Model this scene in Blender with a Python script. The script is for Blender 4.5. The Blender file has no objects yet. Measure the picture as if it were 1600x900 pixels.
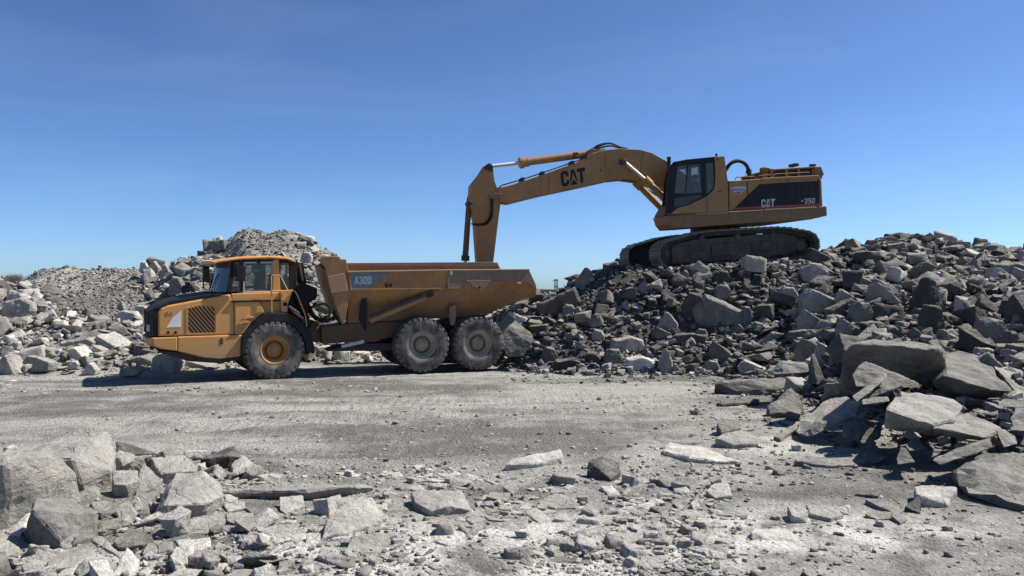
import bpy, bmesh, math, random
import numpy as np
from mathutils import Vector, Matrix, noise as mnoise

scene = bpy.context.scene
C = scene.collection
R = math.radians
F = 1256.0            # focal length in pixels of the 1600 px wide photograph
CH = 2.45             # eye height

# ------------------------------------------------------------ camera
cam = bpy.data.cameras.new('camera'); camo = bpy.data.objects.new('camera', cam); C.objects.link(camo)
cam.sensor_width = 36; cam.lens = 36 * F / 1600
cam.clip_end = 20000; cam.clip_start = 0.05
camo.location = (0, 0, CH); camo.rotation_euler = (R(90), 0, 0)
scene.camera = camo
# ------------------------------------------------------------ sky, sun, exposure
SUN_AZ, SUN_EL = 74.5, 51.0
w = bpy.data.worlds.new('World'); scene.world = w; w.use_nodes = True
nt = w.node_tree; bg = nt.nodes['Background']
sky = nt.nodes.new('ShaderNodeTexSky'); sky.sky_type = 'NISHITA'; sky.sun_disc = False
sky.sun_elevation = R(SUN_EL); sky.sun_rotation = R(SUN_AZ)
sky.air_density = 0.6; sky.dust_density = 0.5; sky.ozone_density = 3.0; sky.altitude = 0
tint = nt.nodes.new('ShaderNodeMix'); tint.data_type = 'RGBA'; tint.blend_type = 'MULTIPLY'; tint.inputs[0].default_value = 1
tint.inputs[7].default_value = (0.68, 0.825, 0.97, 1)      # clear cold spring air
gam = nt.nodes.new('ShaderNodeGamma'); gam.inputs[1].default_value = 1.1
nt.links.new(sky.outputs[0], gam.inputs[0]); nt.links.new(gam.outputs[0], tint.inputs[6])
tcw = nt.nodes.new('ShaderNodeTexCoord'); mpw = nt.nodes.new('ShaderNodeMapping'); mpw.inputs['Scale'].default_value = (1.2, 1.2, 7); mpw.inputs['Rotation'].default_value = (.25, .1, 0)
nzw = nt.nodes.new('ShaderNodeTexNoise'); nzw.inputs['Scale'].default_value = 1.6; nzw.inputs['Detail'].default_value = 7; nzw.inputs['Roughness'].default_value = .55; nzw.inputs['Distortion'].default_value = .6
rmw = nt.nodes.new('ShaderNodeMapRange'); rmw.inputs[1].default_value = .48; rmw.inputs[2].default_value = .78; rmw.inputs[4].default_value = .055
cir = nt.nodes.new('ShaderNodeMix'); cir.data_type = 'RGBA'; cir.inputs[7].default_value = (7.5, 8.2, 9.0, 1)     # thin high cirrus
nt.links.new(tcw.outputs['Generated'], mpw.inputs[0]); nt.links.new(mpw.outputs[0], nzw.inputs['Vector']); nt.links.new(nzw.outputs['Fac'], rmw.inputs[0])
nt.links.new(rmw.outputs[0], cir.inputs[0]); nt.links.new(tint.outputs[2], cir.inputs[6])
nt.links.new(cir.outputs[2], bg.inputs[0]); bg.inputs[1].default_value = 0.083
sun = bpy.data.lights.new('sun', 'SUN'); suno = bpy.data.objects.new('sun', sun); C.objects.link(suno)
sun.energy = 5.0; sun.angle = R(0.53); sun.color = (1.0, 0.94, 0.85)
sd = Vector((math.cos(R(SUN_EL)) * math.sin(R(SUN_AZ)), math.cos(R(SUN_EL)) * math.cos(R(SUN_AZ)), math.sin(R(SUN_EL))))
suno.rotation_euler = (-sd).to_track_quat('-Z', 'Y').to_euler()
suno.location = (20, 5, 30)
scene.view_settings.view_transform = 'Standard'; scene.view_settings.look = 'None'
scene.view_settings.gamma = 1.0; scene.view_settings.use_curve_mapping = False
scene.view_settings.exposure = 0.66
scene.cycles.max_bounces = 6; scene.cycles.diffuse_bounces = 2

rng = np.random.default_rng(7)
random.seed(5)

# ------------------------------------------------------------ tagging
def tag(o, label=None, cat=None, group=None, kind=None):
    if label: o['label'] = label
    if cat: o['category'] = cat
    if group: o['group'] = group
    if kind: o['kind'] = kind
    return o

def link(name, me, mat=None, parent=None, loc=None):
    o = bpy.data.objects.new(name, me); C.objects.link(o)
    if mat is not None and me is not None: me.materials.append(mat)
    if parent is not None: o.parent = parent
    if loc is not None: o.location = loc
    return o

# ------------------------------------------------------------ materials
def newmat(name):
    m = bpy.data.materials.new(name); m.use_nodes = True
    nt = m.node_tree; b = nt.nodes['Principled BSDF']
    return m, nt, b
def N(nt, t, **kw):
    n = nt.nodes.new(t)
    for k, v in kw.items():
        if isinstance(k, str) and hasattr(n, k): setattr(n, k, v)
        else: n.inputs[k].default_value = v
    return n
def noise(nt, vec, scale, detail=6, rough=0.6, dist=0.0):
    n = nt.nodes.new('ShaderNodeTexNoise'); n.inputs['Scale'].default_value = scale
    n.inputs['Detail'].default_value = detail; n.inputs['Roughness'].default_value = rough
    n.inputs['Distortion'].default_value = dist
    nt.links.new(vec, n.inputs['Vector']); return n.outputs['Fac']
def ramp(nt, fac, stops):
    r = nt.nodes.new('ShaderNodeValToRGB'); els = r.color_ramp.elements
    els[0].position = stops[0][0]; els[0].color = (*stops[0][1], 1)
    els[1].position = stops[-1][0]; els[1].color = (*stops[-1][1], 1)
    for p, c in stops[1:-1]:
        e = els.new(p); e.color = (*c, 1)
    nt.links.new(fac, r.inputs[0]); return r.outputs[0]
def mix(nt, fac, a, b, mode='MIX'):
    m = nt.nodes.new('ShaderNodeMix'); m.data_type = 'RGBA'; m.blend_type = mode
    for s, v in ((0, fac), (6, a), (7, b)):
        if isinstance(v, bpy.types.NodeSocket): nt.links.new(v, m.inputs[s])
        elif s == 0: m.inputs[0].default_value = v
        else: m.inputs[s].default_value = (*v, 1)
    return m.outputs[2]
def mathn(nt, op, a, b=0.5, clamp=False):
    m = nt.nodes.new('ShaderNodeMath'); m.operation = op; m.use_clamp = clamp
    for s, v in ((0, a), (1, b)):
        if isinstance(v, bpy.types.NodeSocket): nt.links.new(v, m.inputs[s])
        else: m.inputs[s].default_value = v
    return m.outputs[0]
def bump(nt, b, h, strength, dist):
    bp = nt.nodes.new('ShaderNodeBump'); bp.inputs['Strength'].default_value = strength
    bp.inputs['Distance'].default_value = dist
    nt.links.new(h, bp.inputs['Height']); nt.links.new(bp.outputs[0], b.inputs['Normal'])
def coord(nt, kind='Object', scale=None):
    t = nt.nodes.new('ShaderNodeTexCoord'); v = t.outputs[kind]
    if scale:
        mp = nt.nodes.new('ShaderNodeMapping'); mp.inputs['Scale'].default_value = scale
        nt.links.new(v, mp.inputs['Vector']); v = mp.outputs[0]
    return v
def worldpos(nt, scale=None):
    g = nt.nodes.new('ShaderNodeNewGeometry'); v = g.outputs['Position']
    if scale:
        mp = nt.nodes.new('ShaderNodeMapping'); mp.inputs['Scale'].default_value = scale
        nt.links.new(v, mp.inputs['Vector']); v = mp.outputs[0]
    return v, g

def rock_mat(name, dark, mid, light, var=0.5, warm=0.12):
    m, nt, b = newmat(name)
    pos, g = worldpos(nt)
    rnd = g.outputs['Random Per Island']
    oi = nt.nodes.new('ShaderNodeObjectInfo')
    rr = mathn(nt, 'FRACT', mathn(nt, 'ADD', rnd, oi.outputs['Random']), 0)
    base = ramp(nt, rr, [(0, dark), (0.5, mid), (1, light)])
    n1 = noise(nt, pos, 2.3, 8, 0.65)
    n2 = noise(nt, pos, 22, 8, 0.7)
    c = mix(nt, 0.75, base, ramp(nt, n1, [(0.3, (.55, .55, .56)), (0.7, (1.4, 1.38, 1.34))]), 'MULTIPLY')
    c = mix(nt, 0.7, c, ramp(nt, n2, [(0.32, (.5, .5, .5)), (0.68, (1.4, 1.39, 1.36))]), 'MULTIPLY')
    st = noise(nt, pos, 1.1, 4, 0.6)
    c = mix(nt, mathn(nt, 'MULTIPLY', ramp(nt, st, [(0.52, (0, 0, 0)), (0.68, (1, 1, 1))]), warm * 2.2), c,
            (mid[0] * 1.25, mid[1] * 1.05, mid[2] * .8))
    sx = nt.nodes.new('ShaderNodeSeparateXYZ'); nt.links.new(g.outputs['True Normal'], sx.inputs[0])      # pale dust tone on level faces, painted on to brighten the sunlit tops
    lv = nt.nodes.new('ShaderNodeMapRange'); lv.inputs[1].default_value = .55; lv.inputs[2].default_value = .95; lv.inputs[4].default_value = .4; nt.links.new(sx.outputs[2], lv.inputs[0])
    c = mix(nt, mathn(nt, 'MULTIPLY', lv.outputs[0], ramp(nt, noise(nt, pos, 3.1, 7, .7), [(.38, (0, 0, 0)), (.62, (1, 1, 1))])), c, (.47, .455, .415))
    wv = nt.nodes.new('ShaderNodeMix'); wv.data_type = 'VECTOR'; wv.inputs[0].default_value = .18
    nv = nt.nodes.new('ShaderNodeTexNoise'); nv.inputs['Scale'].default_value = 3; nv.inputs['Detail'].default_value = 5; nt.links.new(pos, nv.inputs['Vector'])
    nt.links.new(pos, wv.inputs[4]); nt.links.new(nv.outputs['Color'], wv.inputs[5])
    vc = nt.nodes.new('ShaderNodeTexVoronoi'); vc.feature = 'DISTANCE_TO_EDGE'; vc.inputs['Scale'].default_value = 2.6; nt.links.new(wv.outputs[1], vc.inputs['Vector'])
    crack = ramp(nt, vc.outputs['Distance'], [(0, (1, 1, 1)), (.022, (0, 0, 0))])
    crk = mathn(nt, 'MULTIPLY', crack, ramp(nt, noise(nt, pos, 1.7, 3), [(.45, (0, 0, 0)), (.6, (1, 1, 1))]))
    c = mix(nt, mathn(nt, 'MULTIPLY', crk, .16), c, tuple(x * .4 for x in dark))
    nt.links.new(c, b.inputs['Base Color']); b.inputs['Roughness'].default_value = 0.9
    b.inputs['Specular IOR Level'].default_value = 0.2
    n3 = noise(nt, pos, 60, 6, 0.7)
    strat = nt.nodes.new('ShaderNodeTexNoise'); strat.inputs['Scale'].default_value = 3.0
    strat.inputs['Detail'].default_value = 8
    mp = nt.nodes.new('ShaderNodeMapping'); mp.inputs['Scale'].default_value = (1, 1, 6); mp.inputs['Rotation'].default_value = (.3, .2, .4)
    tc = nt.nodes.new('ShaderNodeTexCoord'); nt.links.new(tc.outputs['Object'], mp.inputs['Vector']); nt.links.new(mp.outputs[0], strat.inputs['Vector'])
    h = mathn(nt, 'ADD', mathn(nt, 'MULTIPLY', n2, 0.6), mathn(nt, 'MULTIPLY', n1, 2.0))
    h = mathn(nt, 'ADD', h, mathn(nt, 'MULTIPLY', n3, 0.5))
    h = mathn(nt, 'ADD', h, mathn(nt, 'MULTIPLY', strat.outputs['Fac'], .5))
    h = mathn(nt, 'SUBTRACT', h, mathn(nt, 'MULTIPLY', crk, .4))
    bump(nt, b, h, 0.9, 0.05)
    return m

def paint(name, col, dirt=(.16, .12, .08), amount=0.5, rough=0.5, scale=1.6, metal=0.0, low=None):
    m, nt, b = newmat(name)
    v = coord(nt)
    n1 = noise(nt, v, scale, 8, 0.7, 0.4)
    n2 = noise(nt, v, scale * 9, 6, 0.7)
    vs = coord(nt, 'Object', (7, 7, .8)); n3 = noise(nt, vs, 1.3, 6, 0.6)
    f = mathn(nt, 'MULTIPLY', ramp(nt, n1, [(0.38, (0, 0, 0)), (0.68, (1, 1, 1))]), amount)
    c = mix(nt, f, col, dirt)
    c = mix(nt, mathn(nt, 'MULTIPLY', ramp(nt, n3, [(0.5, (0, 0, 0)), (0.72, (1, 1, 1))]), amount * .8), c, dirt)
    c = mix(nt, mathn(nt, 'MULTIPLY', ramp(nt, n2, [(0.55, (0, 0, 0)), (0.75, (1, 1, 1))]), amount * .5), c, tuple(x * .55 for x in dirt))
    if low is not None:      # splashed mud and dust near the ground
        sp = nt.nodes.new('ShaderNodeSeparateXYZ'); nt.links.new(v, sp.inputs[0])
        mr = nt.nodes.new('ShaderNodeMapRange'); mr.inputs[1].default_value = low[0]; mr.inputs[2].default_value = low[1]
        mr.inputs[3].default_value = low[2]; mr.inputs[4].default_value = 0
        nt.links.new(sp.outputs[2], mr.inputs[0])
        c = mix(nt, mathn(nt, 'MULTIPLY', mr.outputs[0], mathn(nt, 'ADD', n1, 0.35), True), c, (.17, .15, .125))
    nt.links.new(c, b.inputs['Base Color'])
    rg = mathn(nt, 'ADD', mathn(nt, 'MULTIPLY', n1, 0.3), rough - .12)
    nt.links.new(rg, b.inputs['Roughness']); b.inputs['Metallic'].default_value = metal
    bump(nt, b, n2, 0.15, 0.01)
    if max(col) < .05: b.inputs['Specular IOR Level'].default_value = .22
    return m

M = {}
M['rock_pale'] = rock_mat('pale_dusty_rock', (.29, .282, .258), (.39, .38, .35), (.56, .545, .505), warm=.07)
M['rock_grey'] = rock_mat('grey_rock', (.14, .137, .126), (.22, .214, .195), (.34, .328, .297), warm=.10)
M['rock_dark'] = rock_mat('dark_rock', (.045, .044, .042), (.105, .103, .097), (.26, .25, .228), warm=.16)  # darkest of the three stone tones, used mostly on the right heap
M['yellow'] = paint('truck_orange_paint', (.58, .26, .045), (.45, .29, .15), .5, .5, 1.3, low=(.5, 1.9, .55))
M['bed'] = paint('worn_bed_paint', (.40, .18, .04), (.13, .085, .06), .75, .6, .9, low=(.9, 2.7, .9))
M['bed_dirty'] = paint('scraped_bed_steel', (.16, .105, .07), (.28, .20, .15), .6, .7, 1.6)
M['bed_pale'] = paint('faded_bed_paint', (.40, .21, .085), (.25, .17, .11), .6, .6, 2)
M['bedrim'] = paint('pale_rim', (.42, .30, .18), (.3, .25, .2), .6, .7, 3)
M['cat'] = paint('excavator_yellow_paint', (.37, .185, .045), (.17, .11, .06), .6, .5, 1.6)
M['cat_dirty'] = paint('dirty_deck_paint', (.24, .12, .042), (.14, .09, .06), .8, .6, 1.5)
M['black'] = paint('black_paint', (.012, .012, .013), (.035, .03, .027), .4, .55, 2)
M['rubber'] = paint('dusty_rubber', (.034, .032, .030), (.24, .225, .20), .85, .85, 3)
M['sidewall'] = paint('scuffed_rubber', (.04, .04, .04), (.13, .125, .12), .6, .8, 3)
M['hub_orange'] = paint('rim_orange', (.42, .20, .05), (.20, .13, .08), .7, .7, 4)
M['hub_grey'] = paint('rim_grey', (.33, .285, .205), (.11, .095, .075), .7, .7, 4)
M['steel_dark'] = paint('dark_greasy_steel', (.035, .033, .032), (.11, .095, .08), .6, .65, 4)
M['steel'] = paint('worn_track_steel', (.13, .12, .11), (.20, .185, .16), .6, .6, 5, metal=.2)
M['track_dusty'] = paint('dusty_greasy_steel', (.04, .037, .034), (.12, .108, .092), .7, .7, 3)
M['frame'] = paint('frame_paint', (.16, .085, .035), (.07, .055, .045), .8, .65, 2)
M['panel'] = paint('grey_blue_panel', (.10, .13, .165), (.22, .23, .23), .6, .55, 4)
M['decal_black'] = paint('black_decal', (.010, .011, .016), (.03, .027, .025), .3, .45, 2)
M['white'] = paint('white_decal', (.72, .72, .70), (.35, .33, .30), .35, .5, 6)
M['letter_grey'] = paint('pale_letter', (.52, .53, .54), (.25, .25, .25), .5, .5, 8)
M['red'] = paint('red_decal', (.32, .03, .03), (.15, .06, .05), .4, .5, 6)
M['rust_letter'] = paint('faded_red_letter', (.38, .14, .04), (.35, .2, .1), .4, .6, 6)
M['blue'] = paint('blue_decal', (.12, .14, .35), (.2, .2, .3), .3, .5, 6)
M['handrail'] = paint('rail_orange', (.55, .26, .08), (.28, .17, .1), .4, .5, 6)
M['hose_yellow'] = paint('hose_yellow', (.30, .21, .03), (.15, .12, .08), .5, .6, 6)
M['seat'] = paint('seat_cloth', (.03, .03, .035), (.06, .06, .06), .4, .8, 6)
m, nt, b = newmat('chrome_rod'); b.inputs['Base Color'].default_value = (.62, .63, .64, 1); b.inputs['Metallic'].default_value = 1; b.inputs['Roughness'].default_value = .22
n_ = noise(nt, coord(nt), 14, 4); nt.links.new(mathn(nt, 'MULTIPLY_ADD', n_, .25), b.inputs['Roughness']); M['chrome'] = m
def glass(name, tint, dust, dustcol=(.35, .34, .32)):
    m, nt, b = newmat(name); nt.nodes.remove(b)
    out = nt.nodes['Material Output']
    tr = nt.nodes.new('ShaderNodeBsdfTransparent'); tr.inputs[0].default_value = (*tint, 1)
    gl = nt.nodes.new('ShaderNodeBsdfGlossy'); gl.inputs['Roughness'].default_value = .08
    df = nt.nodes.new('ShaderNodeBsdfDiffuse'); df.inputs[0].default_value = (*dustcol, 1)
    fr = nt.nodes.new('ShaderNodeFresnel'); fr.inputs[0].default_value = 1.5
    m1 = nt.nodes.new('ShaderNodeMixShader'); m2 = nt.nodes.new('ShaderNodeMixShader')
    nt.links.new(fr.outputs[0], m1.inputs[0]); nt.links.new(tr.outputs[0], m1.inputs[1]); nt.links.new(gl.outputs[0], m1.inputs[2])
    nn = noise(nt, coord(nt), 4, 6)
    nt.links.new(mathn(nt, 'MULTIPLY', nn, dust * 2), m2.inputs[0])
    nt.links.new(m1.outputs[0], m2.inputs[1]); nt.links.new(df.outputs[0], m2.inputs[2])
    nt.links.new(m2.outputs[0], out.inputs[0]); return m
M['glass'] = glass('dusty_window_glass', (.80, .84, .82), .05)
M['windshield'] = glass('windshield_glass', (.62, .72, .78), .14, (.34, .40, .46))
M['glass_exc'] = glass('excavator_window_glass', (.84, .82, .76), .09, (.40, .37, .30))
def plain(name, col, rough=.8, sc=8):
    m, nt, b = newmat(name); n_ = noise(nt, coord(nt), sc, 5)
    nt.links.new(ramp(nt, n_, [(.3, tuple(x * .75 for x in col)), (.7, tuple(min(1, x * 1.2) for x in col))]), b.inputs['Base Color'])
    b.inputs['Roughness'].default_value = rough; return m
M['skin'] = plain('skin', (.40, .23, .15), .6)
M['cloth_dark'] = plain('dark_work_clothes', (.03, .035, .05))
M['cloth_tan'] = plain('work_jacket', (.10, .085, .06))
M['cap'] = plain('cap_cloth', (.02, .02, .025))
M['hair'] = plain('hair', (.03, .02, .015))
M['bark'] = plain('shrub_bark', (.16, .12, .11))
M['far_wall'] = plain('far_wall', (.30, .25, .21), .9, .3)
M['far_roof'] = plain('far_roof', (.16, .18, .20), .8, .3)
M['far_dark'] = plain('far_dark_wall', (.07, .10, .12), .8, .3)
M['far_steel'] = plain('far_steel', (.28, .34, .40), .8, .3)
M['far_white'] = plain('far_white', (.7, .7, .7), .8, .3)

# ground: pale dust on dark crushed stone, tyre passes across the floor
m, nt, b = newmat('quarry_dust_ground')
pos, g = worldpos(nt)
p2, _ = worldpos(nt, (.30, 1.0, 1))
big = noise(nt, p2, .42, 6, .62, .8)
mid_ = noise(nt, pos, 1.2, 8, .65, .3)
fine = noise(nt, pos, 14, 8, .75)
grit = noise(nt, pos, 55, 5, .8)
vor = nt.nodes.new('ShaderNodeTexVoronoi'); vor.inputs['Scale'].default_value = 21; nt.links.new(pos, vor.inputs['Vector'])
vor2 = nt.nodes.new('ShaderNodeTexVoronoi'); vor2.inputs['Scale'].default_value = 60; nt.links.new(pos, vor2.inputs['Vector'])
dusty = ramp(nt, mathn(nt, 'ADD', mathn(nt, 'MULTIPLY', big, .65), mathn(nt, 'MULTIPLY', mid_, .35)),
             [(.43, (0, 0, 0)), (.57, (1, 1, 1))])
dark = ramp(nt, grit, [(.3, (.08, .077, .070)), (.7, (.25, .243, .222))])
lightc = ramp(nt, fine, [(.3, (.27, .262, .238)), (.7, (.49, .475, .435))])
c = mix(nt, dusty, dark, lightc)
peb = ramp(nt, vor.outputs['Color'], [(.0, (.72, .72, .72)), (1, (1.3, 1.3, 1.28))])
c = mix(nt, .55, c, peb, 'MULTIPLY')
at = nt.nodes.new('ShaderNodeAttribute'); at.attribute_name = 'white_dust'
c = mix(nt, mathn(nt, 'MULTIPLY', at.outputs['Fac'], ramp(nt, mid_, [(.38, (0, 0, 0)), (.56, (1, 1, 1))])), c, (.68, .665, .615))
dk = nt.nodes.new('ShaderNodeAttribute'); dk.attribute_name = 'dark_spoil'
c = mix(nt, dk.outputs['Fac'], c, ramp(nt, grit, [(.3, (.04, .038, .035)), (.7, (.12, .116, .107))]))
c = mix(nt, mathn(nt, 'MULTIPLY', ramp(nt, fine, [(.58, (0, 0, 0)), (.72, (1, 1, 1))]), .5), c, (.11, .105, .10))
nt.links.new(c, b.inputs['Base Color']); b.inputs['Roughness'].default_value = .95
b.inputs['Specular IOR Level'].default_value = .15
h = mathn(nt, 'ADD', mathn(nt, 'MULTIPLY', fine, 1.6), mathn(nt, 'MULTIPLY', mid_, 2.5))
h = mathn(nt, 'SUBTRACT', h, mathn(nt, 'MULTIPLY', vor.outputs['Distance'], .7))
h = mathn(nt, 'SUBTRACT', h, mathn(nt, 'MULTIPLY', vor2.outputs['Distance'], .3))
h = mathn(nt, 'ADD', h, mathn(nt, 'MULTIPLY', grit, .4))
ru = nt.nodes.new('ShaderNodeAttribute'); ru.attribute_name = 'rut'
wvt = nt.nodes.new('ShaderNodeTexWave'); wvt.inputs['Scale'].default_value = 1.5; wvt.inputs['Distortion'].default_value = 6; wvt.inputs['Detail'].default_value = 3; wvt.inputs['Detail Scale'].default_value = 2
pr_, _ = worldpos(nt, (1, .45, 1)); nt.links.new(pr_, wvt.inputs['Vector'])
h = mathn(nt, 'ADD', h, mathn(nt, 'MULTIPLY', mathn(nt, 'MULTIPLY', wvt.outputs['Fac'], ru.outputs['Fac']), .45))
bump(nt, b, h, 0.85, 0.05)
M['ground'] = m

# ------------------------------------------------------------ projection helpers
def ray(px, py): return ((px - 800) / F, 1.0, -(py - 450) / F)
def at_depth(px, py, z): return Vector(((px - 800) / F * z, z, CH - (py - 450) / F * z))
def proj(p): return 800 + F * p[0] / p[1], 450 - F * (p[2] - CH) / p[1]
def crop(x0, y0, s): return lambda pts: [(x0 + p[0] / s, y0 + p[1] / s) + tuple(p[2:]) for p in pts]

# ------------------------------------------------------------ terrain heights
COL = {
 -400: [(20, 0), (24, 1.0), (30, 2.7), (34, 2.6), (40, 3), (50, 1.4), (70, .3)],
 0:    [(22.3, 0), (24, .65), (27, 1.7), (30, 2.65), (33, 2.2), (37, 2.1), (45, 1.4), (70, .3)],
 60:   [(22.5, 0), (25, 1.0), (30, 2.3), (33, 2.4), (38, 3.15), (43, 2.3), (70, .3)],
 110:  [(22.7, 0), (25, .95), (29.5, 2.0), (33, 2.5), (38, 3.42), (43, 2.6), (70, .3)],
 230:  [(23, 0), (25, .75), (29, 1.6), (33, 2.5), (38, 3.35), (42, 3.0), (70, .3)],
 300:  [(23.4, 0), (26, 1.1), (30, 2.4), (33, 3.2), (37, 3.75), (42, 3.0), (70, .3)],
 345:  [(23.8, 0), (27, 1.2), (31, 2.6), (35, 4.1), (37, 4.6), (42, 3.0), (70, .3)],
 385:  [(25.0, 0), (27.5, 1.4), (31, 3.1), (35.5, 5.2), (36.5, 5.2), (41, 3.5), (70, .3)],
 430:  [(25.4, 0), (28, 1.6), (32, 3.6), (35.5, 4.95), (37, 4.95), (41, 3.5), (70, .3)],
 480:  [(26, 0), (29, 1.7), (33, 3.6), (36, 4.7), (37.5, 4.7), (42, 3), (70, .3)],
 520:  [(27, 0), (30, 1.4), (34, 3.4), (37, 3.9), (42, 2.5), (70, .3)],
 580:  [(28.5, 0), (31, .9), (36, 1.9), (42, 1.6), (70, .3)],
 700:  [(29.5, 0), (33, .8), (40, 1.3), (60, 1.2), (100, .3)],
 775:  [(28.6, 0), (31, .8), (36, 1.6), (50, 1.6), (110, .3)],
 800:  [(24.4, 0), (25.6, .6), (28, 1.3), (31, 1.6), (45, 1.6), (120, .3)],
 850:  [(23.2, 0), (24.6, .8), (27, 1.5), (30, 1.75), (36, 1.7), (60, 1.6), (120, .3)],
 910:  [(22.8, 0), (24.3, .9), (26.4, 2.3), (28, 2.75), (31, 2.6), (40, 1.8), (90, .3)],
 960:  [(22.7, 0), (24.3, 1.0), (26.4, 2.7), (27.6, 3.12), (32, 3.1), (40, 2), (90, .3)],
 1030: [(22.7, 0), (24.2, 1.0), (26, 2.6), (26.9, 3.1), (32, 3.2), (40, 2), (90, .3)],
 1130: [(22.5, 0), (24.2, 1.1), (26, 2.6), (27.1, 3.2), (33, 3.4), (42, 2.2), (90, .3)],
 1200: [(20.5, 0), (23, .7), (25.5, 2.3), (27.4, 3.3), (33, 3.5), (42, 2.4), (90, .3)],
 1280: [(16.5, 0), (19, .5), (22, 1.1), (25.5, 2.5), (28, 3.45), (33, 3.5), (42, 2.6), (90, .3)],
 1330: [(15, 0), (17, .5), (21, 1.4), (25.5, 2.6), (29, 3.7), (34, 3.6), (42, 2.8), (90, .3)],
 1390: [(13.2, 0), (15, .5), (18, 1.1), (21.5, 1.7), (26, 2.9), (30, 4.1), (34, 3.8), (42, 3), (90, .3)],
 1460: [(12, 0), (14, .5), (17, 1.0), (21, 1.7), (26, 2.9), (30, 4.1), (34, 3.7), (42, 3), (90, .3)],
 1510: [(11.3, 0), (14, .55), (17, 1.0), (21, 1.8), (26, 2.9), (30, 3.65), (36, 3.5), (90, .3)],
 1600: [(10.0, 0), (12.5, .45), (16, .95), (21, 1.9), (26, 3.0), (30, 3.6), (38, 3.6), (90, .3)],
 2200: [(8.5, 0), (11, .5), (16, 1.1), (21, 2.0), (26, 3.1), (30, 3.6), (38, 3.6), (90, .3)],
}
ZZ = np.linspace(0, 140, 561)
_px = np.array(sorted(COL)); _tab = np.array([np.interp(ZZ, [a for a, _ in COL[p]], [b for _, b in COL[p]], left=0) for p in _px])
# smooth the joints a little
k = np.array([1, 2, 3, 2, 1.]); k /= k.sum()
_tab = np.array([np.convolve(np.pad(r, 2, mode='edge'), k, mode='valid') for r in _tab])
def heap(x, y):
    x = np.asarray(x, float); y = np.asarray(y, float)
    ys = np.maximum(y, .5); px = 800 + F * x / ys
    px = np.clip(px, _px[0], _px[-1]); zi = np.clip(ys / 0.25, 0, 559.999)
    i = np.clip(np.searchsorted(_px, px, side='right') - 1, 0, len(_px) - 2)
    t = (px - _px[i]) / (_px[i + 1] - _px[i]); t = t * t * (3 - 2 * t) * .5 + t * .5
    j = zi.astype(int); f = zi - j
    a = _tab[i, j] * (1 - f) + _tab[i, j + 1] * f; b_ = _tab[i + 1, j] * (1 - f) + _tab[i + 1, j + 1] * f
    h = a * (1 - t) + b_ * t
    lim = 42 + .9 * np.clip(ys, 0, 60)              # heaps end some way to either side
    fall = np.clip((lim - np.abs(x)) / 12, 0, 1)
    return h * fall * (y > 1)
_lat = rng.random((256, 256))
def vnoise(x, y):
    xi = np.floor(x).astype(int); yi = np.floor(y).astype(int); fx = x - xi; fy = y - yi
    fx = fx * fx * (3 - 2 * fx); fy = fy * fy * (3 - 2 * fy)
    g = lambda a, b: _lat[a % 256, b % 256]
    return (g(xi, yi) * (1 - fx) + g(xi + 1, yi) * fx) * (1 - fy) + (g(xi, yi + 1) * (1 - fx) + g(xi + 1, yi + 1) * fx) * fy
def fbm(x, y, s, o=4):
    v = 0; a = 1; t = 0
    for i in range(o):
        v = v + a * (vnoise(x * s + 17 * i, y * s + 31 * i) - .5); t += a; a *= .55; s *= 2.1
    return v / t
def blob(x, y, cx, cy, rx, ry, h):
    d = ((x - cx) / rx) ** 2 + ((y - cy) / ry) ** 2
    return h * np.exp(-d * 1.2)
RUTS = ((17.6, .10, .012), (19.4, .10, .012), (12.6, -.10, .022), (14.3, -.10, .022), (15.9, .26, -.012), (17.5, .26, -.012), (12.3, .22, .02), (10.6, -.05, .004))
def ground_h(x, y):
    x = np.asarray(x, float); y = np.asarray(y, float)
    hp = heap(x, y)
    far = np.clip((np.hypot(x, y) - 60) / 60, 0, 1)
    h = hp + fbm(x, y, .25) * .10 * (1 - far) + fbm(x, y, 1.3) * .05 * (1 - far)
    h = h + fbm(x, y, 5.0, 3) * .03 * (1 - far)
    h = h + np.clip(hp, 0, .6) / .6 * (fbm(x, y, .9) * .55 + fbm(x, y, 3.3, 3) * .2) * (1 - far)
    # low spoil mound in the left foreground and a shallow one in the middle
    h = h + blob(x, y, -4.7, 8.7, 2.0, 1.7, .10) + blob(x, y, -.8, 7.7, 2.2, 1.2, .06)
    # ruts left by tyres across the floor
    for (y0, sl, cv) in RUTS:
        d = y - (y0 + sl * x + cv * x * x)
        m_ = (np.abs(x) < 26) * 1.0
        m_ = m_ * np.clip(fbm(x, y, .35) * 4 + .6, 0, 1)
        h = h - .035 * np.exp(-(d / .38) ** 2) * m_ + .022 * np.exp(-((np.abs(d) - .62) / .2) ** 2) * m_
    return h
def gz(x, y): return float(ground_h(np.array([x]), np.array([y]))[0])

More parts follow.
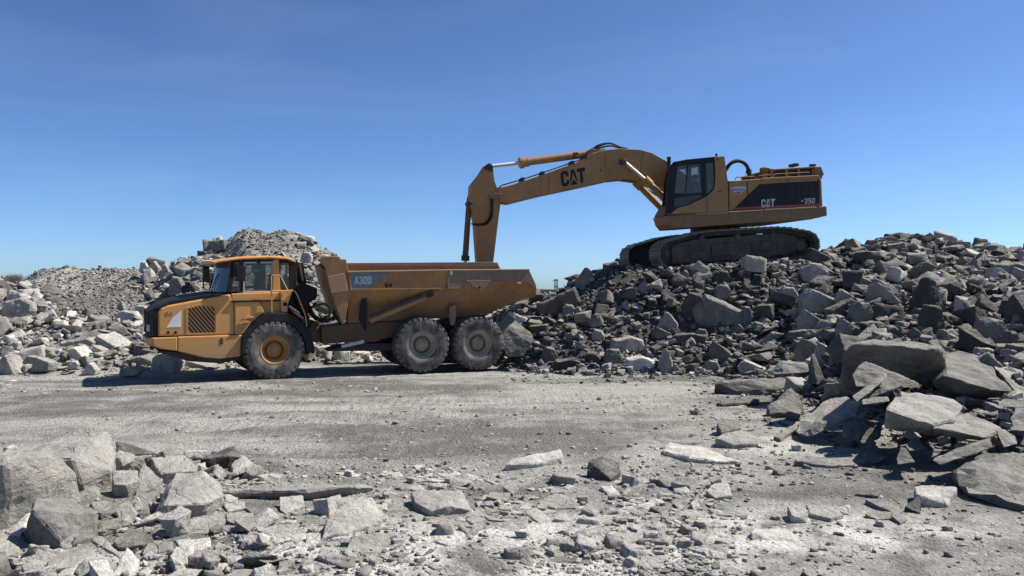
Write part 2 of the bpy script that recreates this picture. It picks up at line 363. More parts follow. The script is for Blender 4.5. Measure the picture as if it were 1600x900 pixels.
def axis(dense0, dense1, step, far):
    a = list(np.arange(dense0, dense1 + 1e-6, step)); s = step
    while a[-1] < far: s *= 1.16; a.append(a[-1] + s)
    s = step; lo = [a[0]]
    while lo[-1] > -far: s *= 1.16; lo.append(lo[-1] - s)
    return np.array(lo[:0:-1] + a)
xs = axis(-24, 26, .105, 4000); ys = axis(4, 40, .085, 4000)
X, Y = np.meshgrid(xs, ys); Z = ground_h(X, Y)
nx, ny = len(xs), len(ys)
def grid_mesh(name, X, Y, Z):
    ny, nx = X.shape
    me = bpy.data.meshes.new(name)
    co = np.stack([X, Y, Z], -1).reshape(-1, 3)
    i = np.arange(ny - 1)[:, None] * nx + np.arange(nx - 1)[None]
    f = np.stack([i, i + 1, i + nx + 1, i + nx], -1).reshape(-1)
    me.vertices.add(len(co)); me.vertices.foreach_set('co', co.ravel())
    nf = len(f) // 4; me.loops.add(nf * 4); me.polygons.add(nf)
    me.loops.foreach_set('vertex_index', f.astype(np.int32))
    me.polygons.foreach_set('loop_start', np.arange(nf, dtype=np.int32) * 4)
    me.polygons.foreach_set('loop_total', np.full(nf, 4, np.int32))
    me.update(); me.validate(); me.polygons.foreach_set('use_smooth', [True] * nf)
    return me
gme = grid_mesh('ground', X, Y, Z)
wd = np.clip(blob(X, Y, -1.6, 6.9, 3.2, 1.0, 1.3) + blob(X, Y, 2.6, 8.1, 2.4, .8, 1.4) + blob(X, Y, 3.6, 12.6, 1.9, 1.0, .7) + blob(X, Y, 0.6, 7.6, 1.3, .7, .8), 0, 1)
at_ = gme.attributes.new('white_dust', 'FLOAT', 'POINT'); at_.data.foreach_set('value', wd.ravel().astype(np.float32))
PXg = 800 + F * X / np.maximum(Y, 1); hg = heap(X, Y)
ds = np.clip(hg / .35, 0, 1) * np.clip((PXg - 760) / 60, 0, 1) * .95 + np.clip(hg / .5, 0, 1) * (PXg < 760) * (Y < 31) * .35
at_ = gme.attributes.new('dark_spoil', 'FLOAT', 'POINT'); at_.data.foreach_set('value', ds.ravel().astype(np.float32))
rt = np.zeros_like(X)
for (y0, sl, cv) in RUTS:
    d = Y - (y0 + sl * X + cv * X * X); rt = np.maximum(rt, np.exp(-(d / .42) ** 4) * (np.abs(X) < 26) * np.clip(fbm(X, Y, .3) * 3 + .75, 0, 1))
rt *= np.clip(1 - hg / .1, 0, 1)
at_ = gme.attributes.new('rut', 'FLOAT', 'POINT'); at_.data.foreach_set('value', rt.ravel().astype(np.float32))
ground = tag(link('ground', gme, M['ground']), kind='structure')

def hit(px, py, z0=6, z1=60):
    """where the ray through a photo pixel meets the terrain"""
    zs = np.linspace(z0, z1, 800); x = (px - 800) / F * zs; v = CH - (py - 450) / F * zs
    d = v - heap(x, zs); k_ = np.where(d <= 0)[0]
    if len(k_) == 0: return None
    z = zs[k_[0]]; return (px - 800) / F * z, z
# ============================================================ machine building tools
class Frame:
    def __init__(s, ox, oy, th, root=None):
        s.O = Vector((ox, oy)); s.a = Vector((math.cos(R(th)), math.sin(R(th)))); s.n = Vector((-s.a.y, s.a.x)); s.th = R(th)
        s.W = Matrix.Translation((ox, oy, 0)) @ Matrix.Rotation(s.th, 4, 'Z')
        s.T = Matrix.Identity(4) if root is None else root.W.inverted() @ s.W
    def uv(s, px, py, w=0):
        d = Vector(((px - 800) / F, 1)); t = (w + s.O.dot(s.n)) / d.dot(s.n)
        return ((d * t - s.O).dot(s.a), CH - (py - 450) / F * t)
    def P(s, pts, w=0): return [s.uv(p[0], p[1], w) for p in pts]
    def p3(s, px, py, w):
        u, v = s.uv(px, py, w); return Vector((u, w, v))

class MB:
    def __init__(s, fr): s.bm = bmesh.new(); s.fr = fr
    def face(s, vs):
        try: return s.bm.faces.new(vs)
        except ValueError: return None
    def rings(s, rings, cap=True, closed=True):
        vr = [[s.bm.verts.new(p) for p in r] for r in rings]
        n = len(vr[0])
        for a, b in zip(vr[:-1], vr[1:]):
            for i in range(n if closed else n - 1):
                j = (i + 1) % n; s.face([a[i], a[j], b[j], b[i]])
        if cap: s.face(vr[0][::-1]); s.face(vr[-1])
        return s
    def prism(s, poly, w0, w1):
        return s.rings([[(u, w0, v) for u, v in poly], [(u, w1, v) for u, v in poly]])
    def prism2(s, poly0, w0, poly1, w1):
        return s.rings([[(u, w0, v) for u, v in poly0], [(u, w1, v) for u, v in poly1]])
    def plate(s, outer, holes, w0, w1):
        b = s.bm; es = []; loops = []
        for lp in [outer] + holes:
            vs = [b.verts.new((u, w0, v)) for u, v in lp]; loops.append(vs)
            es += [b.edges.new((vs[i], vs[(i + 1) % len(vs)])) for i in range(len(vs))]
        r = bmesh.ops.triangle_fill(b, edges=es, use_beauty=True, use_dissolve=False)
        fs = [f for f in r['geom'] if isinstance(f, bmesh.types.BMFace)]
        mp = {}
        for lp in loops:
            for v in lp: mp[v] = b.verts.new((v.co.x, w1, v.co.z))
        for f in fs: s.face([mp[v] for v in reversed(f.verts)])
        for lp in loops:
            n = len(lp)
            for i in range(n): s.face([lp[i], lp[(i + 1) % n], mp[lp[(i + 1) % n]], mp[lp[i]]])
        return s
    def box(s, u0, u1, w0, w1, v0, v1): return s.prism([(u0, v0), (u1, v0), (u1, v1), (u0, v1)], w0, w1)
    def tube(s, pts, r, seg=10, cap=True):
        pts = [Vector(p) for p in pts]; rs = r if isinstance(r, (list, tuple)) else [r] * len(pts)
        up = None; rings = []
        for i, p in enumerate(pts):
            d = (pts[min(i + 1, len(pts) - 1)] - pts[max(i - 1, 0)]).normalized()
            if up is None: up = d.orthogonal().normalized()
            up = (up - d * up.dot(d)).normalized(); sd_ = d.cross(up)
            rings.append([p + (up * math.cos(2 * math.pi * k / seg) + sd_ * math.sin(2 * math.pi * k / seg)) * rs[i] for k in range(seg)])
        return s.rings(rings, cap)
    def curve(s, pts, r, seg=8, n=5):
        """tube along a Catmull-Rom curve"""
        P = [Vector(p) for p in pts]; P = [P[0] * 2 - P[1]] + P + [P[-1] * 2 - P[-2]]; out = []
        for i in range(1, len(P) - 2):
            for k in range(n):
                t = k / n; a, b_, c_, d = P[i - 1:i + 3]
                out.append(.5 * ((2 * b_) + (c_ - a) * t + (2 * a - 5 * b_ + 4 * c_ - d) * t * t + (-a + 3 * b_ - 3 * c_ + d) * t ** 3))
        out.append(P[-2]); return s.tube(out, r, seg)
    def lathe(s, prof, cu, cv, seg=48):
        rings = [[(cu + r * math.cos(2 * math.pi * k / seg), w_, cv + r * math.sin(2 * math.pi * k / seg)) for k in range(seg)] for r, w_ in prof]
        return s.rings(rings, cap=True)
    def build(s, name, mat, parent, bevel=0.0, smooth=False, seg=2):
        b = s.bm
        bmesh.ops.recalc_face_normals(b, faces=b.faces)
        me = bpy.data.meshes.new(name)
        b.transform(s.fr.T); b.to_mesh(me); b.free()
        if smooth:
            me.polygons.foreach_set('use_smooth', [True] * len(me.polygons))
            me.set_sharp_from_angle(angle=R(38))
        o = link(name, me, mat, parent)
        if bevel:
            md = o.modifiers.new('bevel', 'BEVEL'); md.width = bevel; md.segments = seg; md.limit_method = 'ANGLE'; md.angle_limit = R(35)
            md.use_clamp_overlap = True
        return o

GL = {
 'C': (.8, [[(.18, 0), (.62, 0), (.8, .15), (.8, .38), (.54, .38), (.54, .22), (.28, .22), (.28, .78), (.54, .78), (.54, .62), (.8, .62), (.8, .85), (.62, 1), (.18, 1), (0, .85), (0, .15)]]),
 'Λ': (.80, [[(0, .08), (.26, 1), (.60, 1), (.88, .08), (.62, .34), (.43, .80), (.25, .34)], [(.06, 0), (.44, .36), (.82, 0)]]),
 'T': (.84, [[(.28, 0), (.56, 0), (.56, .76), (.84, .76), (.84, 1), (0, 1), (0, .76), (.28, .76)]]),
 'A': (.76, [[(0, 0), (.26, 1), (.5, 1), (.76, 0), (.54, 0), (.5, .18), (.26, .18), (.22, 0)], 'hole', [(.31, .36), (.45, .36), (.38, .72)]]),
 '3': (.7, [[(0, 0), (.55, 0), (.7, .12), (.7, .42), (.62, .5), (.7, .58), (.7, .88), (.55, 1), (0, 1), (0, .8), (.47, .8), (.47, .6), (.15, .6), (.15, .4), (.47, .4), (.47, .2), (0, .2)]]),
 '0': (.7, [[(.14, 0), (.56, 0), (.7, .14), (.7, .86), (.56, 1), (.14, 1), (0, .86), (0, .14)], 'hole', [(.22, .2), (.48, .2), (.48, .8), (.22, .8)]]),
 'D': (.7, [[(0, 0), (.52, 0), (.7, .18), (.7, .82), (.52, 1), (0, 1)], 'hole', [(.22, .2), (.46, .2), (.48, .8), (.22, .8)]]),
 '6': (.7, [[(.14, 0), (.56, 0), (.7, .12), (.7, .5), (.58, .62), (.22, .62), (.22, .8), (.66, .8), (.66, 1), (.14, 1), (0, .88), (0, .12)], 'hole', [(.22, .18), (.48, .18), (.48, .44), (.22, .44)]]),
 '4': (.74, [[(.38, 0), (.6, 0), (.6, .2), (.74, .2), (.74, .4), (.6, .4), (.6, 1), (.36, 1), (0, .4), (0, .2), (.38, .2)], 'hole', [(.2, .4), (.38, .4), (.38, .72)]]),
 '5': (.7, [[(0, 0), (.56, 0), (.7, .12), (.7, .54), (.58, .66), (.22, .66), (.22, .8), (.66, .8), (.66, 1), (0, 1), (0, .46), (.48, .46), (.48, .2), (0, .2)]]),
}
def lettering(fr, name, text, quad, w, mat, parent, gap=.12, thick=.004):
    """flat letters fitted into a quadrilateral (lower left, lower right, upper right, upper left) lying in plane w"""
    tot = sum(GL[c][0] for c in text) + gap * (len(text) - 1)
    A, B, Cc, D = [Vector(q) for q in quad]
    def mp(x, y):
        x /= tot; p = A * (1 - x) * (1 - y) + B * x * (1 - y) + Cc * x * y + D * (1 - x) * y; return (p.x, p.y)
    mb = MB(fr); x0 = 0
    for c in text:
        wd_, parts = GL[c]; i = 0
        while i < len(parts):
            outer = [mp(x0 + x, y) for x, y in parts[i]]; holes = []
            if i + 1 < len(parts) and parts[i + 1] == 'hole': holes = [[mp(x0 + x, y) for x, y in parts[i + 2]]]; i += 2
            mb.plate(outer, holes, w - thick, w); i += 1
        x0 += wd_ + gap
    return mb.build(name, mat, parent)

def root_empty(name, fr, label, cat, z=0, group=None):
    o = link(name, None); o.matrix_world = fr.W; o.empty_display_size = .5
    return tag(o, label, cat, group)

# ============================================================ wheels
def wheel(fr, parent, cu, cv, w0, w1, Rr, hubmat, near=True, steer=0):
    """articulated hauler wheel: lugged tyre, dished rim, hub"""
    fo = w0 if near else w1; sg = 1 if near else -1; W_ = w1 - w0
    q = lambda r, k: (r * Rr, fo + sg * k * W_)
    prof = [q(.485, .10), q(.53, .045), q(.62, .02), q(.74, .0), q(.84, .015), q(.90, .05), q(.945, .10), q(.955, .3), q(.955, .7), q(.945, .90), q(.90, .95), q(.84, .985), q(.74, 1.0), q(.62, .98), q(.5, .9), q(.48, .5)]
    mb = MB(fr); mb.lathe([q(.02, .40), q(.29, .40), q(.31, .28), q(.36, .19), q(.405, .17), q(.43, .15), q(.485, .13), q(.50, .09), q(.47, .075), q(.445, .08), q(.425, .10), q(.405, .19), q(.34, .22), q(.31, .34), q(.29, .44), q(.02, .44)], cu, cv, 48)
    rim = mb.build('wheel', hubmat, parent, smooth=True)
    mb = MB(fr)
    mb.lathe([q(.24, .42), q(.24, .26), q(.22, .235), q(.15, .225), q(.13, .20), q(.05, .195)], cu, cv, 32)
    for k in range(12):
        a = 2 * math.pi * k / 12; mb.lathe([(.018, fo + sg * W_ * .26), (.018, fo + sg * W_ * .205)], cu + math.cos(a) * .19 * Rr, cv + math.sin(a) * .19 * Rr, 6)
    mb.build('hub', hubmat, rim, smooth=True)
    mb = MB(fr); rr = [[(cu + r * math.cos(2 * math.pi * k / 72), w_, cv + r * math.sin(2 * math.pi * k / 72)) for k in range(72)] for r, w_ in prof]
    mb.rings(rr, cap=False)
    # raised rings on the sidewall
    for r_ in (.66, .80):
        mb.rings([[(cu + a * Rr * math.cos(2 * math.pi * k / 72), fo - sg * d + sg * .012 * W_, cv + a * Rr * math.sin(2 * math.pi * k / 72)) for k in range(72)] for a, d in ((r_, -.02), (r_, .006), (r_ + .012, .006), (r_ + .012, -.02))], cap=False)
    nl = 30
    for side in (0, 1):
        for k in range(nl):
            a0 = 2 * math.pi * (k + .5 * side) / nl
            d = 2 * math.pi / nl * .31
            sk = 2 * math.pi / nl * .55
            def pt(r, kk, a):
                kk2 = kk if side == 0 else 1 - kk
                return (cu + r * Rr * math.cos(a), fo + sg * kk2 * W_, cv + r * Rr * math.sin(a))
            rings = []
            for kk, rt, rb, sh in ((.015, .885, .83, 0), (.03, .955, .88, 0), (.10, .995, .92, 0), (.30, 1.0, .945, .35), (.56, 1.0, .945, 1)):
                a = a0 + sk * sh; rings.append([pt(rb, kk, a - d * 1.15), pt(rt, kk, a - d), pt(rt, kk, a + d), pt(rb, kk, a + d * 1.15)])
            mb.rings(rings)
    mb.build('tyre', M['rubber'], rim, smooth=True)
    return rim

# ============================================================ ARTICULATED HAULER
c1 = crop(210, 370, 3.6); c2 = crop(480, 380, 4.092); c5 = crop(310, 390, 7.5); c8 = crop(460, 440, 6.4278)
TR = Frame(-.95, 23.4, 20.5)
TF = Frame(-6.30, 21.40, 27.0, TR)
truck = root_empty('articulated_dump_truck', TR, 'orange articulated dump truck with a black arched front fender, standing below the excavator', 'dump truck')
SY = lambda p: [(u, 0) for u in p]
zt = 0.0
def P1(pts, w=0): return TF.P(c1(pts), w)
def P2(pts, w=0): return TR.P(c2(pts), w)
def P8(pts, w=0): return TR.P(c8(pts), w)
FW = 2.9
# wheels
Rw = .80
for near in (True, False):
    w0, w1 = (0, .68) if near else (2.22, 2.9)
    cu, cv = TF.uv(430, 549, 0); wheel(TF, truck, cu, Rw - .01, w0, w1, Rw, M['hub_orange'], near)
    for px_ in (661.5, 749):
        cu, cv = TR.uv(px_, 536, 0); wheel(TR, truck, cu, Rw + .035, w0, w1, Rw * .99, M['hub_grey'], near)
# --- front: hood side body
mb = MB(TF)
sidepoly = P1([(133, 560), (133, 425), (150, 402), (190, 385), (380, 350), (540, 322), (560, 362), (565, 552)], .2)
mb.prism(sidepoly, .2, 2.7)
mb.build('hood', M['yellow'], truck, .05, seg=3)
# engine side panel behind vent
mb = MB(TF); mb.prism(P1([(565, 552), (563, 368), (705, 362), (735, 425), (700, 450), (655, 490), (610, 548)], .17), .17, .5); mb.build('side_panel', M['yellow'], truck, .03, seg=3)
mb = MB(TF); mb.prism(P1([(545, 320), (820, 312), (822, 362), (548, 362)], .20), .20, 2.7); mb.build('cab_base', M['yellow'], truck, .02)
mb = MB(TF); mb.prism(P1([(563, 366), (825, 360), (838, 428), (750, 432), (660, 480), (612, 548), (570, 550)], .26), .26, 2.64); mb.build('cab_base', M['yellow'], truck, .02)
mb = MB(TF); mb.prism(P1([(820, 308), (893, 298), (862, 385), (862, 425), (828, 425)], .12), .12, .8); mb.build('step_panel', M['yellow'], truck, .02)
mb = MB(TF); mb.lathe([(.05, .118), (.05, .10), (.03, .10), (.03, .118)], *P1([(848, 380)], .12)[0], 16); mb.build('filler_cap', M['black'], truck)
# black hood top, bulged
rings = []
tops = [(88, 418), (108, 395), (150, 372), (200, 352), (290, 332), (380, 318), (430, 312), (545, 312)]
for wv, dz in ((.24, -.06), (.5, -.02), (.9, .01), (1.45, .03), (2.0, .01), (2.4, -.02), (2.66, -.06)):
    up = [(u, v + dz) for u, v in P1(tops, .3)]
    lo = [(u, v - .16) for u, v in reversed(P1(tops, .3))]
    rings.append([(u, wv, v) for u, v in up + lo])
mb = MB(TF); mb.rings(rings); mb.build('hood_top', M['black'], truck, smooth=True)
# grille
g0 = P1([(80, 560), (84, 415), (110, 395), (136, 400), (136, 560)], .42)
g1 = P1([(104, 560), (104, 415), (112, 395), (138, 400), (138, 560)], .24)
mb = MB(TF); mb.rings([[(u, .24, v) for u, v in g1], [(u, .45, v) for u, v in g0], [(u, 2.45, v) for u, v in g0], [(u, 2.66, v) for u, v in g1]]); gr = mb.build('grille', M['black'], truck, .01)
mb = MB(TF)
ug = g0[0][0]; vb = g0[0][1]; vt = g0[1][1]
for k in range(9):
    v = vb + .06 + (vt - vb - .1) * k / 8; mb.box(ug - .02, ug + .04, .55, 2.35, v, v + .03)
for wv in (.5, 1.0, 1.45, 1.9, 2.36): mb.box(ug - .03, ug + .03, wv, wv + .04, vb + .03, vt)
mb.build('grille_bars', M['steel_dark'], gr)
for wv in (.30, 2.15):
    mb = MB(TF); mb.box(ug - .035, ug + .05, wv + .1, wv + .38, vb + .12, vb + .30); hl = mb.build('headlight', M['letter_grey'], truck, .015)
# vent with slanted louvres
vp = P1([(298, 545), (298, 405), (392, 378), (458, 378), (458, 540)], .2)
mb = MB(TF)
for k in range(13):          # slanted dark slots
    x0 = 300 + (k - 6.3) * 23; sl = .88
    # slot centre line: y = 392 + (x - x0) / sl
    xa = max(x0, 303); xb = min(x0 + 150 * sl, 452)
    if xb - xa < 12: continue
    ya = 392 + (xa - x0) / sl; yb_ = 392 + (xb - x0) / sl; t_ = 6.3
    mb.prism(P1([(xa, ya + t_), (xa + 1, ya - t_), (xb, yb_ - t_), (xb - 1, yb_ + t_)], .2), .193, .23)
mb.build('vent_slots', M['decal_black'], truck)
mb = MB(TF)
o_ = P1([(292, 550), (292, 398), (392, 372), (464, 370), (464, 545)], .2); i_ = P1([(299, 543), (299, 404), (394, 380), (457, 378), (457, 538)], .2)
mb.plate(o_, [i_], .186, .20); mb.build('vent_frame', M['yellow'], truck)
mb = MB(TF); mb.prism(P1([(180, 510), (215, 455), (265, 413), (262, 508)], .2), .195, .2); mb.build('white_triangle', M['white'], truck)
lettering(TF, 'number_lettering', '64', P1([(174, 446), (216, 442), (216, 420), (174, 424)], .2), .198, M['rust_letter'], truck)
mb = MB(TF)
for x in (190, 232): mb.lathe([(.035, .2), (.035, .18), (.015, .18), (.015, .2)], *P1([(x, 538)], .2)[0], 12)
mb.build('hood_latch', M['black'], truck)
mb = MB(TF); mb.tube([(u, .25, v) for u, v in P1([(562, 366), (565, 552)], .25)], .012, 6)
mb.prism(P1([(545, 360), (822, 354), (822, 362), (545, 368)], .15), .15, .22); mb.build('trim_strip', M['black'], truck)
# step lugs on the side panel
for (x, y) in ((640, 456), (615, 482)):
    mb = MB(TF); mb.prism(P1([(x - 28, y + 6), (x - 5, y - 12), (x + 32, y - 8), (x + 30, y + 2), (x, y + 4), (x - 22, y + 12)], .1), .06, .2); mb.build('step', M['yellow'], truck, .008)
# lower skirt / bumper
mb = MB(TF); mb.prism(P1([(242, 562), (605, 551), (598, 672), (480, 688), (390, 680), (242, 645)], .13), .13, 2.77); mb.build('skirt', M['yellow'], truck, .03)
s0 = P1([(62, 568), (242, 563), (242, 643), (150, 632), (68, 606)], .5); s1 = P1([(100, 568), (242, 563), (242, 643), (150, 632), (104, 615)], .13)
mb = MB(TF); mb.rings([[(u, .13, v) for u, v in s1], [(u, .5, v) for u, v in s0], [(u, 2.4, v) for u, v in s0], [(u, 2.77, v) for u, v in s1]]); mb.build('bumper', M['yellow'], truck, .03)
mb = MB(TF); mb.prism(P1([(130, 640), (240, 650), (480, 690), (600, 674), (600, 690), (480, 712), (300, 700), (140, 652)], .5), .5, 2.4); mb.build('belly_plate', M['steel_dark'], truck)
mb = MB(TF); u, v = P1([(98, 624)], .6)[0]; mb.lathe([(.045, .55), (.06, .58), (.06, .66), (.045, .69)], u, v, 14); mb.tube([(u, .62, v), (u + .35, .62, v + .03)], .03); mb.build('tow_hook', M['steel_dark'], truck)
mb = MB(TF); a, b_ = P1([(482, 572), (498, 602)], .13); mb.plate([(a[0], b_[1]), (b_[0], b_[1]), (b_[0], a[1]), (a[0], a[1])], [[(a[0] + .02, b_[1] + .02), (b_[0] - .02, b_[1] + .02), (b_[0] - .02, a[1] - .02), (a[0] + .02, a[1] - .02)]], .12, .13); mb.build('tie_bracket', M['black'], truck)
# fender
outer = [(600, 660), (608, 555), (640, 520), (690, 465), (730, 436), (770, 426), (855, 428), (905, 447), (955, 495), (992, 530), (1006, 585), (1019, 650)]
inner = [(968, 652), (962, 600), (940, 545), (895, 502), (845, 478), (765, 478), (715, 500), (665, 552), (648, 600), (640, 662)]
mb = MB(TF); mb.prism(P1(outer + inner, .02), .02, .16); fen = mb.build('fender', M['black'], truck, .02)
mb = MB(TF)
ow = P1(outer, .02); n_o = len(ow)
iw = [(u, v - .05) for u, v in reversed(ow)]
mb.prism(ow + iw, .16, .82); mb.build('fender', M['black'], truck, .01)
mb = MB(TF)
ow = [(u, v) for u, v in P1(outer, .02)]; mb.prism(ow + [(u, v - .05) for u, v in reversed(ow)], 2.1, 2.86); mb.build('fender', M['black'], truck, .01)
# --- cab
CW0, CW1 = .30, 2.55
near = P1([(530, 312), (560, 130), (905, 128), (897, 296), (822, 308)], CW0)
h1 = P1([(618, 304), (622, 150), (772, 148), (768, 303)], CW0)
h2 = P1([(824, 296), (822, 146), (868, 148), (874, 292)], CW0)
h0 = P1([(548, 306), (566, 148), (590, 148), (592, 306)], CW0)
for wv, mm in ((CW0, 1), (CW1, 0)):
    mb = MB(TF); mb.plate(near, [h0, h1, h2], wv, wv + .07); cf = mb.build('cab_side_frame', M['black'], truck, .006)
    gm = MB(TF)
    for hh in (h0, h1, h2): gm.prism(hh, wv + .03, wv + .04)
    gm.build('side_window', M['glass'], cf)
mb = MB(TF); mb.prism(P1([(778, 308), (780, 128), (812, 128), (820, 308)], CW0), CW0 - .03, CW0 + .02); mb.build('door_pillar', M['yellow'], truck, .01)
mb = MB(TF); mb.prism(P1([(608, 310), (822, 306), (822, 316), (608, 320)], CW0), CW0 - .04, CW0 + .02); mb.build('door_sill', M['yellow'], truck, .01)
mb = MB(TF); mb.plate(P1([(612, 308), (615, 142), (778, 140), (774, 308)], CW0), [h1], CW0 - .012, CW0); mb.build('door_frame', M['letter_grey'], truck)
# cab posts inside / rear wall
fr_t = P1([(560, 130)], CW0)[0]; fr_b = P1([(530, 312)], CW0)[0]; rr_t = P1([(905, 128)], CW0)[0]; rr_b = P1([(897, 296)], CW0)[0]
def quadbox(mb, a, b_, t, w0, w1):
    mb.prism([a, (a[0] + t, a[1]), (b_[0] + t, b_[1]), b_], w0, w1)
for wv in (CW0, CW1):
    mb = MB(TF); quadbox(mb, (fr_t[0] - .05, fr_t[1]), (fr_b[0] - .05, fr_b[1]), .09, wv - .02, wv + .09); mb.build('windshield_post', M['black'], truck, .01)
# curved windshield
rings = []
for i in range(13):
    t = i / 12; wv = CW0 + .06 + (CW1 - CW0 - .06) * t; bow = .28 * (1 - (2 * t - 1) ** 2)
    rings.append([(fr_t[0] - bow - .02, wv, fr_t[1]), (fr_b[0] - bow - .02, wv, fr_b[1]), (fr_b[0] - bow, wv, fr_b[1]), (fr_t[0] - bow, wv, fr_t[1])])
mb = MB(TF); mb.rings(rings); mb.build('windshield', M['windshield'], truck, smooth=True)
mb = MB(TF); mb.tube([(fr_b[0] - .32, 1.3, fr_b[1] + .02), (fr_b[0] - .24, 1.1, fr_b[1] + .35), (fr_t[0] - .3, .95, fr_t[1] - .35)], .012, 6); mb.build('wiper', M['black'], truck)
mb = MB(TF)
mb.plate([(0, 0)] and [(CW0 * 0 + rr_b[0], 0)] and P1([(897, 296)], CW0) + [(rr_b[0] + .05, rr_b[1]), (rr_t[0] + .05, rr_t[1]), rr_t], [], CW0, CW0 + .15)
mb.prism([(rr_b[0], rr_b[1]), (rr_b[0] + .05, rr_b[1]), (rr_b[0] + .05, rr_b[1] + .35), (rr_b[0], rr_b[1] + .35)], CW0, CW1)
mb.prism([(rr_t[0], rr_t[1] - .12), (rr_t[0] + .05, rr_t[1] - .12), (rr_t[0] + .05, rr_t[1]), (rr_t[0], rr_t[1])], CW0, CW1)
mb.build('cab_rear_frame', M['black'], truck)
# floor + dash + seat
mb = MB(TF); mb.box(fr_b[0], rr_b[0], CW0 + .08, CW1, fr_b[1] - .12, fr_b[1] - .06); mb.box(fr_b[0] - .1, fr_b[0] + .3, .7, 2.2, fr_b[1] - .06, fr_b[1] + .16); mb.build('dashboard', M['black'], truck, .02)
mb = MB(TF); su = (fr_b[0] + rr_b[0]) / 2 + .12; mb.box(su - .25, su + .25, 1.1, 1.65, fr_b[1] - .5, fr_b[1] - .12); mb.prism([(su + .2, fr_b[1] - .3), (su + .34, fr_b[1] - .3), (su + .42, fr_b[1] + .5), (su + .30, fr_b[1] + .52)], 1.12, 1.62); mb.build('seat', M['seat'], truck, .05, seg=3)
# roof with a soft crown
top = P1([(444, 137), (480, 127), (600, 112), (760, 105), (860, 112), (907, 130)], .22)
rings = []
for wv, dz, cu_ in ((.20, -.04, 0), (.34, .0, -.04), (.9, .04, -.12), (1.45, .05, -.16), (2.0, .04, -.12), (2.5, 0, -.04), (2.66, -.04, 0)):
    up = [(u, v + dz * .6) for u, v in top]; lo = [(u, v - .075) for u, v in reversed(top)]
    rings.append([(u + (cu_ if u < 0 and i in (0, len(up + lo) - 1) else 0), wv, v) for i, (u, v) in enumerate(up + lo)])
mb = MB(TF); mb.rings(rings); mb.build('cab_roof', M['yellow'], truck, .015)
mb = MB(TF)
for x in (560, 700, 830): mb.lathe([(.05, .25), (.05, .32)], *[(a, b_ - .09) for a, b_ in P1([(x, 120)], .25)][0], 12)
mb.build('roof_bolts', M['black'], truck)
# mirrors
mb = MB(TF); u, v = P1([(606, 130)], .08)[0]; u2, v2 = P1([(600, 190)], .08)[0]
mb.box(u - .14, u + .08, .02, .12, P1([(600, 250)], .08)[0][1], P1([(600, 165)], .08)[0][1]); mb.tube([(u, .30, v), (u - .03, .07, v - .02), (u - .03, .07, v2)], .018, 8); mb.build('mirror', M['black'], truck, .02)
mb = MB(TF); a = P1([(560, 133), (600, 133), (560, 225), (600, 225)], .06); mb.box(a[0][0], a[1][0] - .05, .03, .1, a[2][1] + .0, a[0][1] - .05); mb.build('mirror', M['black'], truck, .02)
mb = MB(TF); b0 = TF.p3(*c1([(408, 165)])[0], 2.8); b1 = TF.p3(*c1([(408, 255)])[0], 2.8)
mb.box(b0.x - .12, b0.x + .07, 2.76, 2.84, b1.z, b0.z); mb.tube([TF.p3(*c1([p])[0], 2.75) for p in ((445, 145), (385, 150), (388, 295), (430, 300))], .018, 8); mb.build('mirror', M['black'], truck, .012)
mb = MB(TF); mb.tube([TF.p3(*c1([p])[0], 2.6) for p in ((470, 140), (422, 296))], .022, 8); mb.build('grab_rail', M['black'], truck)
# orange handrails and steps
mb = MB(TF)
mb.tube([TF.p3(*c1([p])[0], .08) for p in ((772, 425), (770, 220), (776, 217), (812, 216), (822, 220), (862, 300))], .016, 8)
mb.tube([TF.p3(*c1([p])[0], .06) for p in ((770, 305), (890, 302), (905, 308), (915, 325), (962, 440), (970, 505))], .018, 8)
mb.build('handrail', M['handrail'], truck, smooth=True)
mb = MB(TF)
for k in range(4):
    y = 405 + k * 22; x = 870 + k * 20
    mb.prism(P1([(x, y), (x + 28, y - 6), (x + 46, y + 10), (x + 20, y + 16)], .2), .16, .6)
mb.build('access_step', M['steel_dark'], truck, .005)
mb = MB(TF); 
for (x0, y0, x1, y1) in ((868, 392, 940, 448), (876, 404, 952, 462), (884, 418, 956, 470)):
    mb.tube([TF.p3(*c1([(x0, y0)])[0], .12), TF.p3(*c1([(x1, y1)])[0], .12)], .022, 6)
mb.build('red_strap', M['red'], truck)
mb = MB(TF); mb.tube([TF.p3(*c1([(870, 388)])[0], .1), TF.p3(*c1([(930, 428)])[0], .1)], .014, 6); mb.tube([TF.p3(*c1([(905, 428)])[0], .1), TF.p3(*c1([(950, 455)])[0], .1)], .010, 6); mb.build('white_strap', M['white'], truck)
# rear of front unit: tanks, headache frame, hitch
mb = MB(TF); mb.prism(P1([(888, 300), (905, 268), (960, 262), (1030, 290), (1028, 345), (985, 372), (975, 470), (960, 470), (900, 340)], .7), .7, 2.2); mb.build('engine_cover', M['black'], truck, .03)
mb = MB(TF); mb.prism(P1([(890, 330), (915, 328), (965, 440), (1000, 530), (1000, 610), (900, 560)], .5), .9, 2.0); mb.build('rear_bulkhead', M['steel_dark'], truck, .02)
for wv in (.8, 1.45, 2.1):
    mb = MB(TF); mb.tube([(u, wv, v) for u, v in P1([(905, 268), (912, 150), (945, 148), (962, 262)], .8)], .03, 8); mb.build('cab_guard_frame', M['black'], truck)
mb = MB(TF); mb.prism(P1([(918, 140), (948, 150), (972, 262), (945, 266)], 1.2), 1.2, 1.9); mb.build('exhaust_shield', M['frame'], truck, .01)
mb = MB(TF); mb.prism(P1([(890, 420), (985, 440), (1000, 600), (985, 660), (700, 660), (700, 560)], .95), .95, 1.95); mb.build('front_chassis', M['steel_dark'], truck, .02)
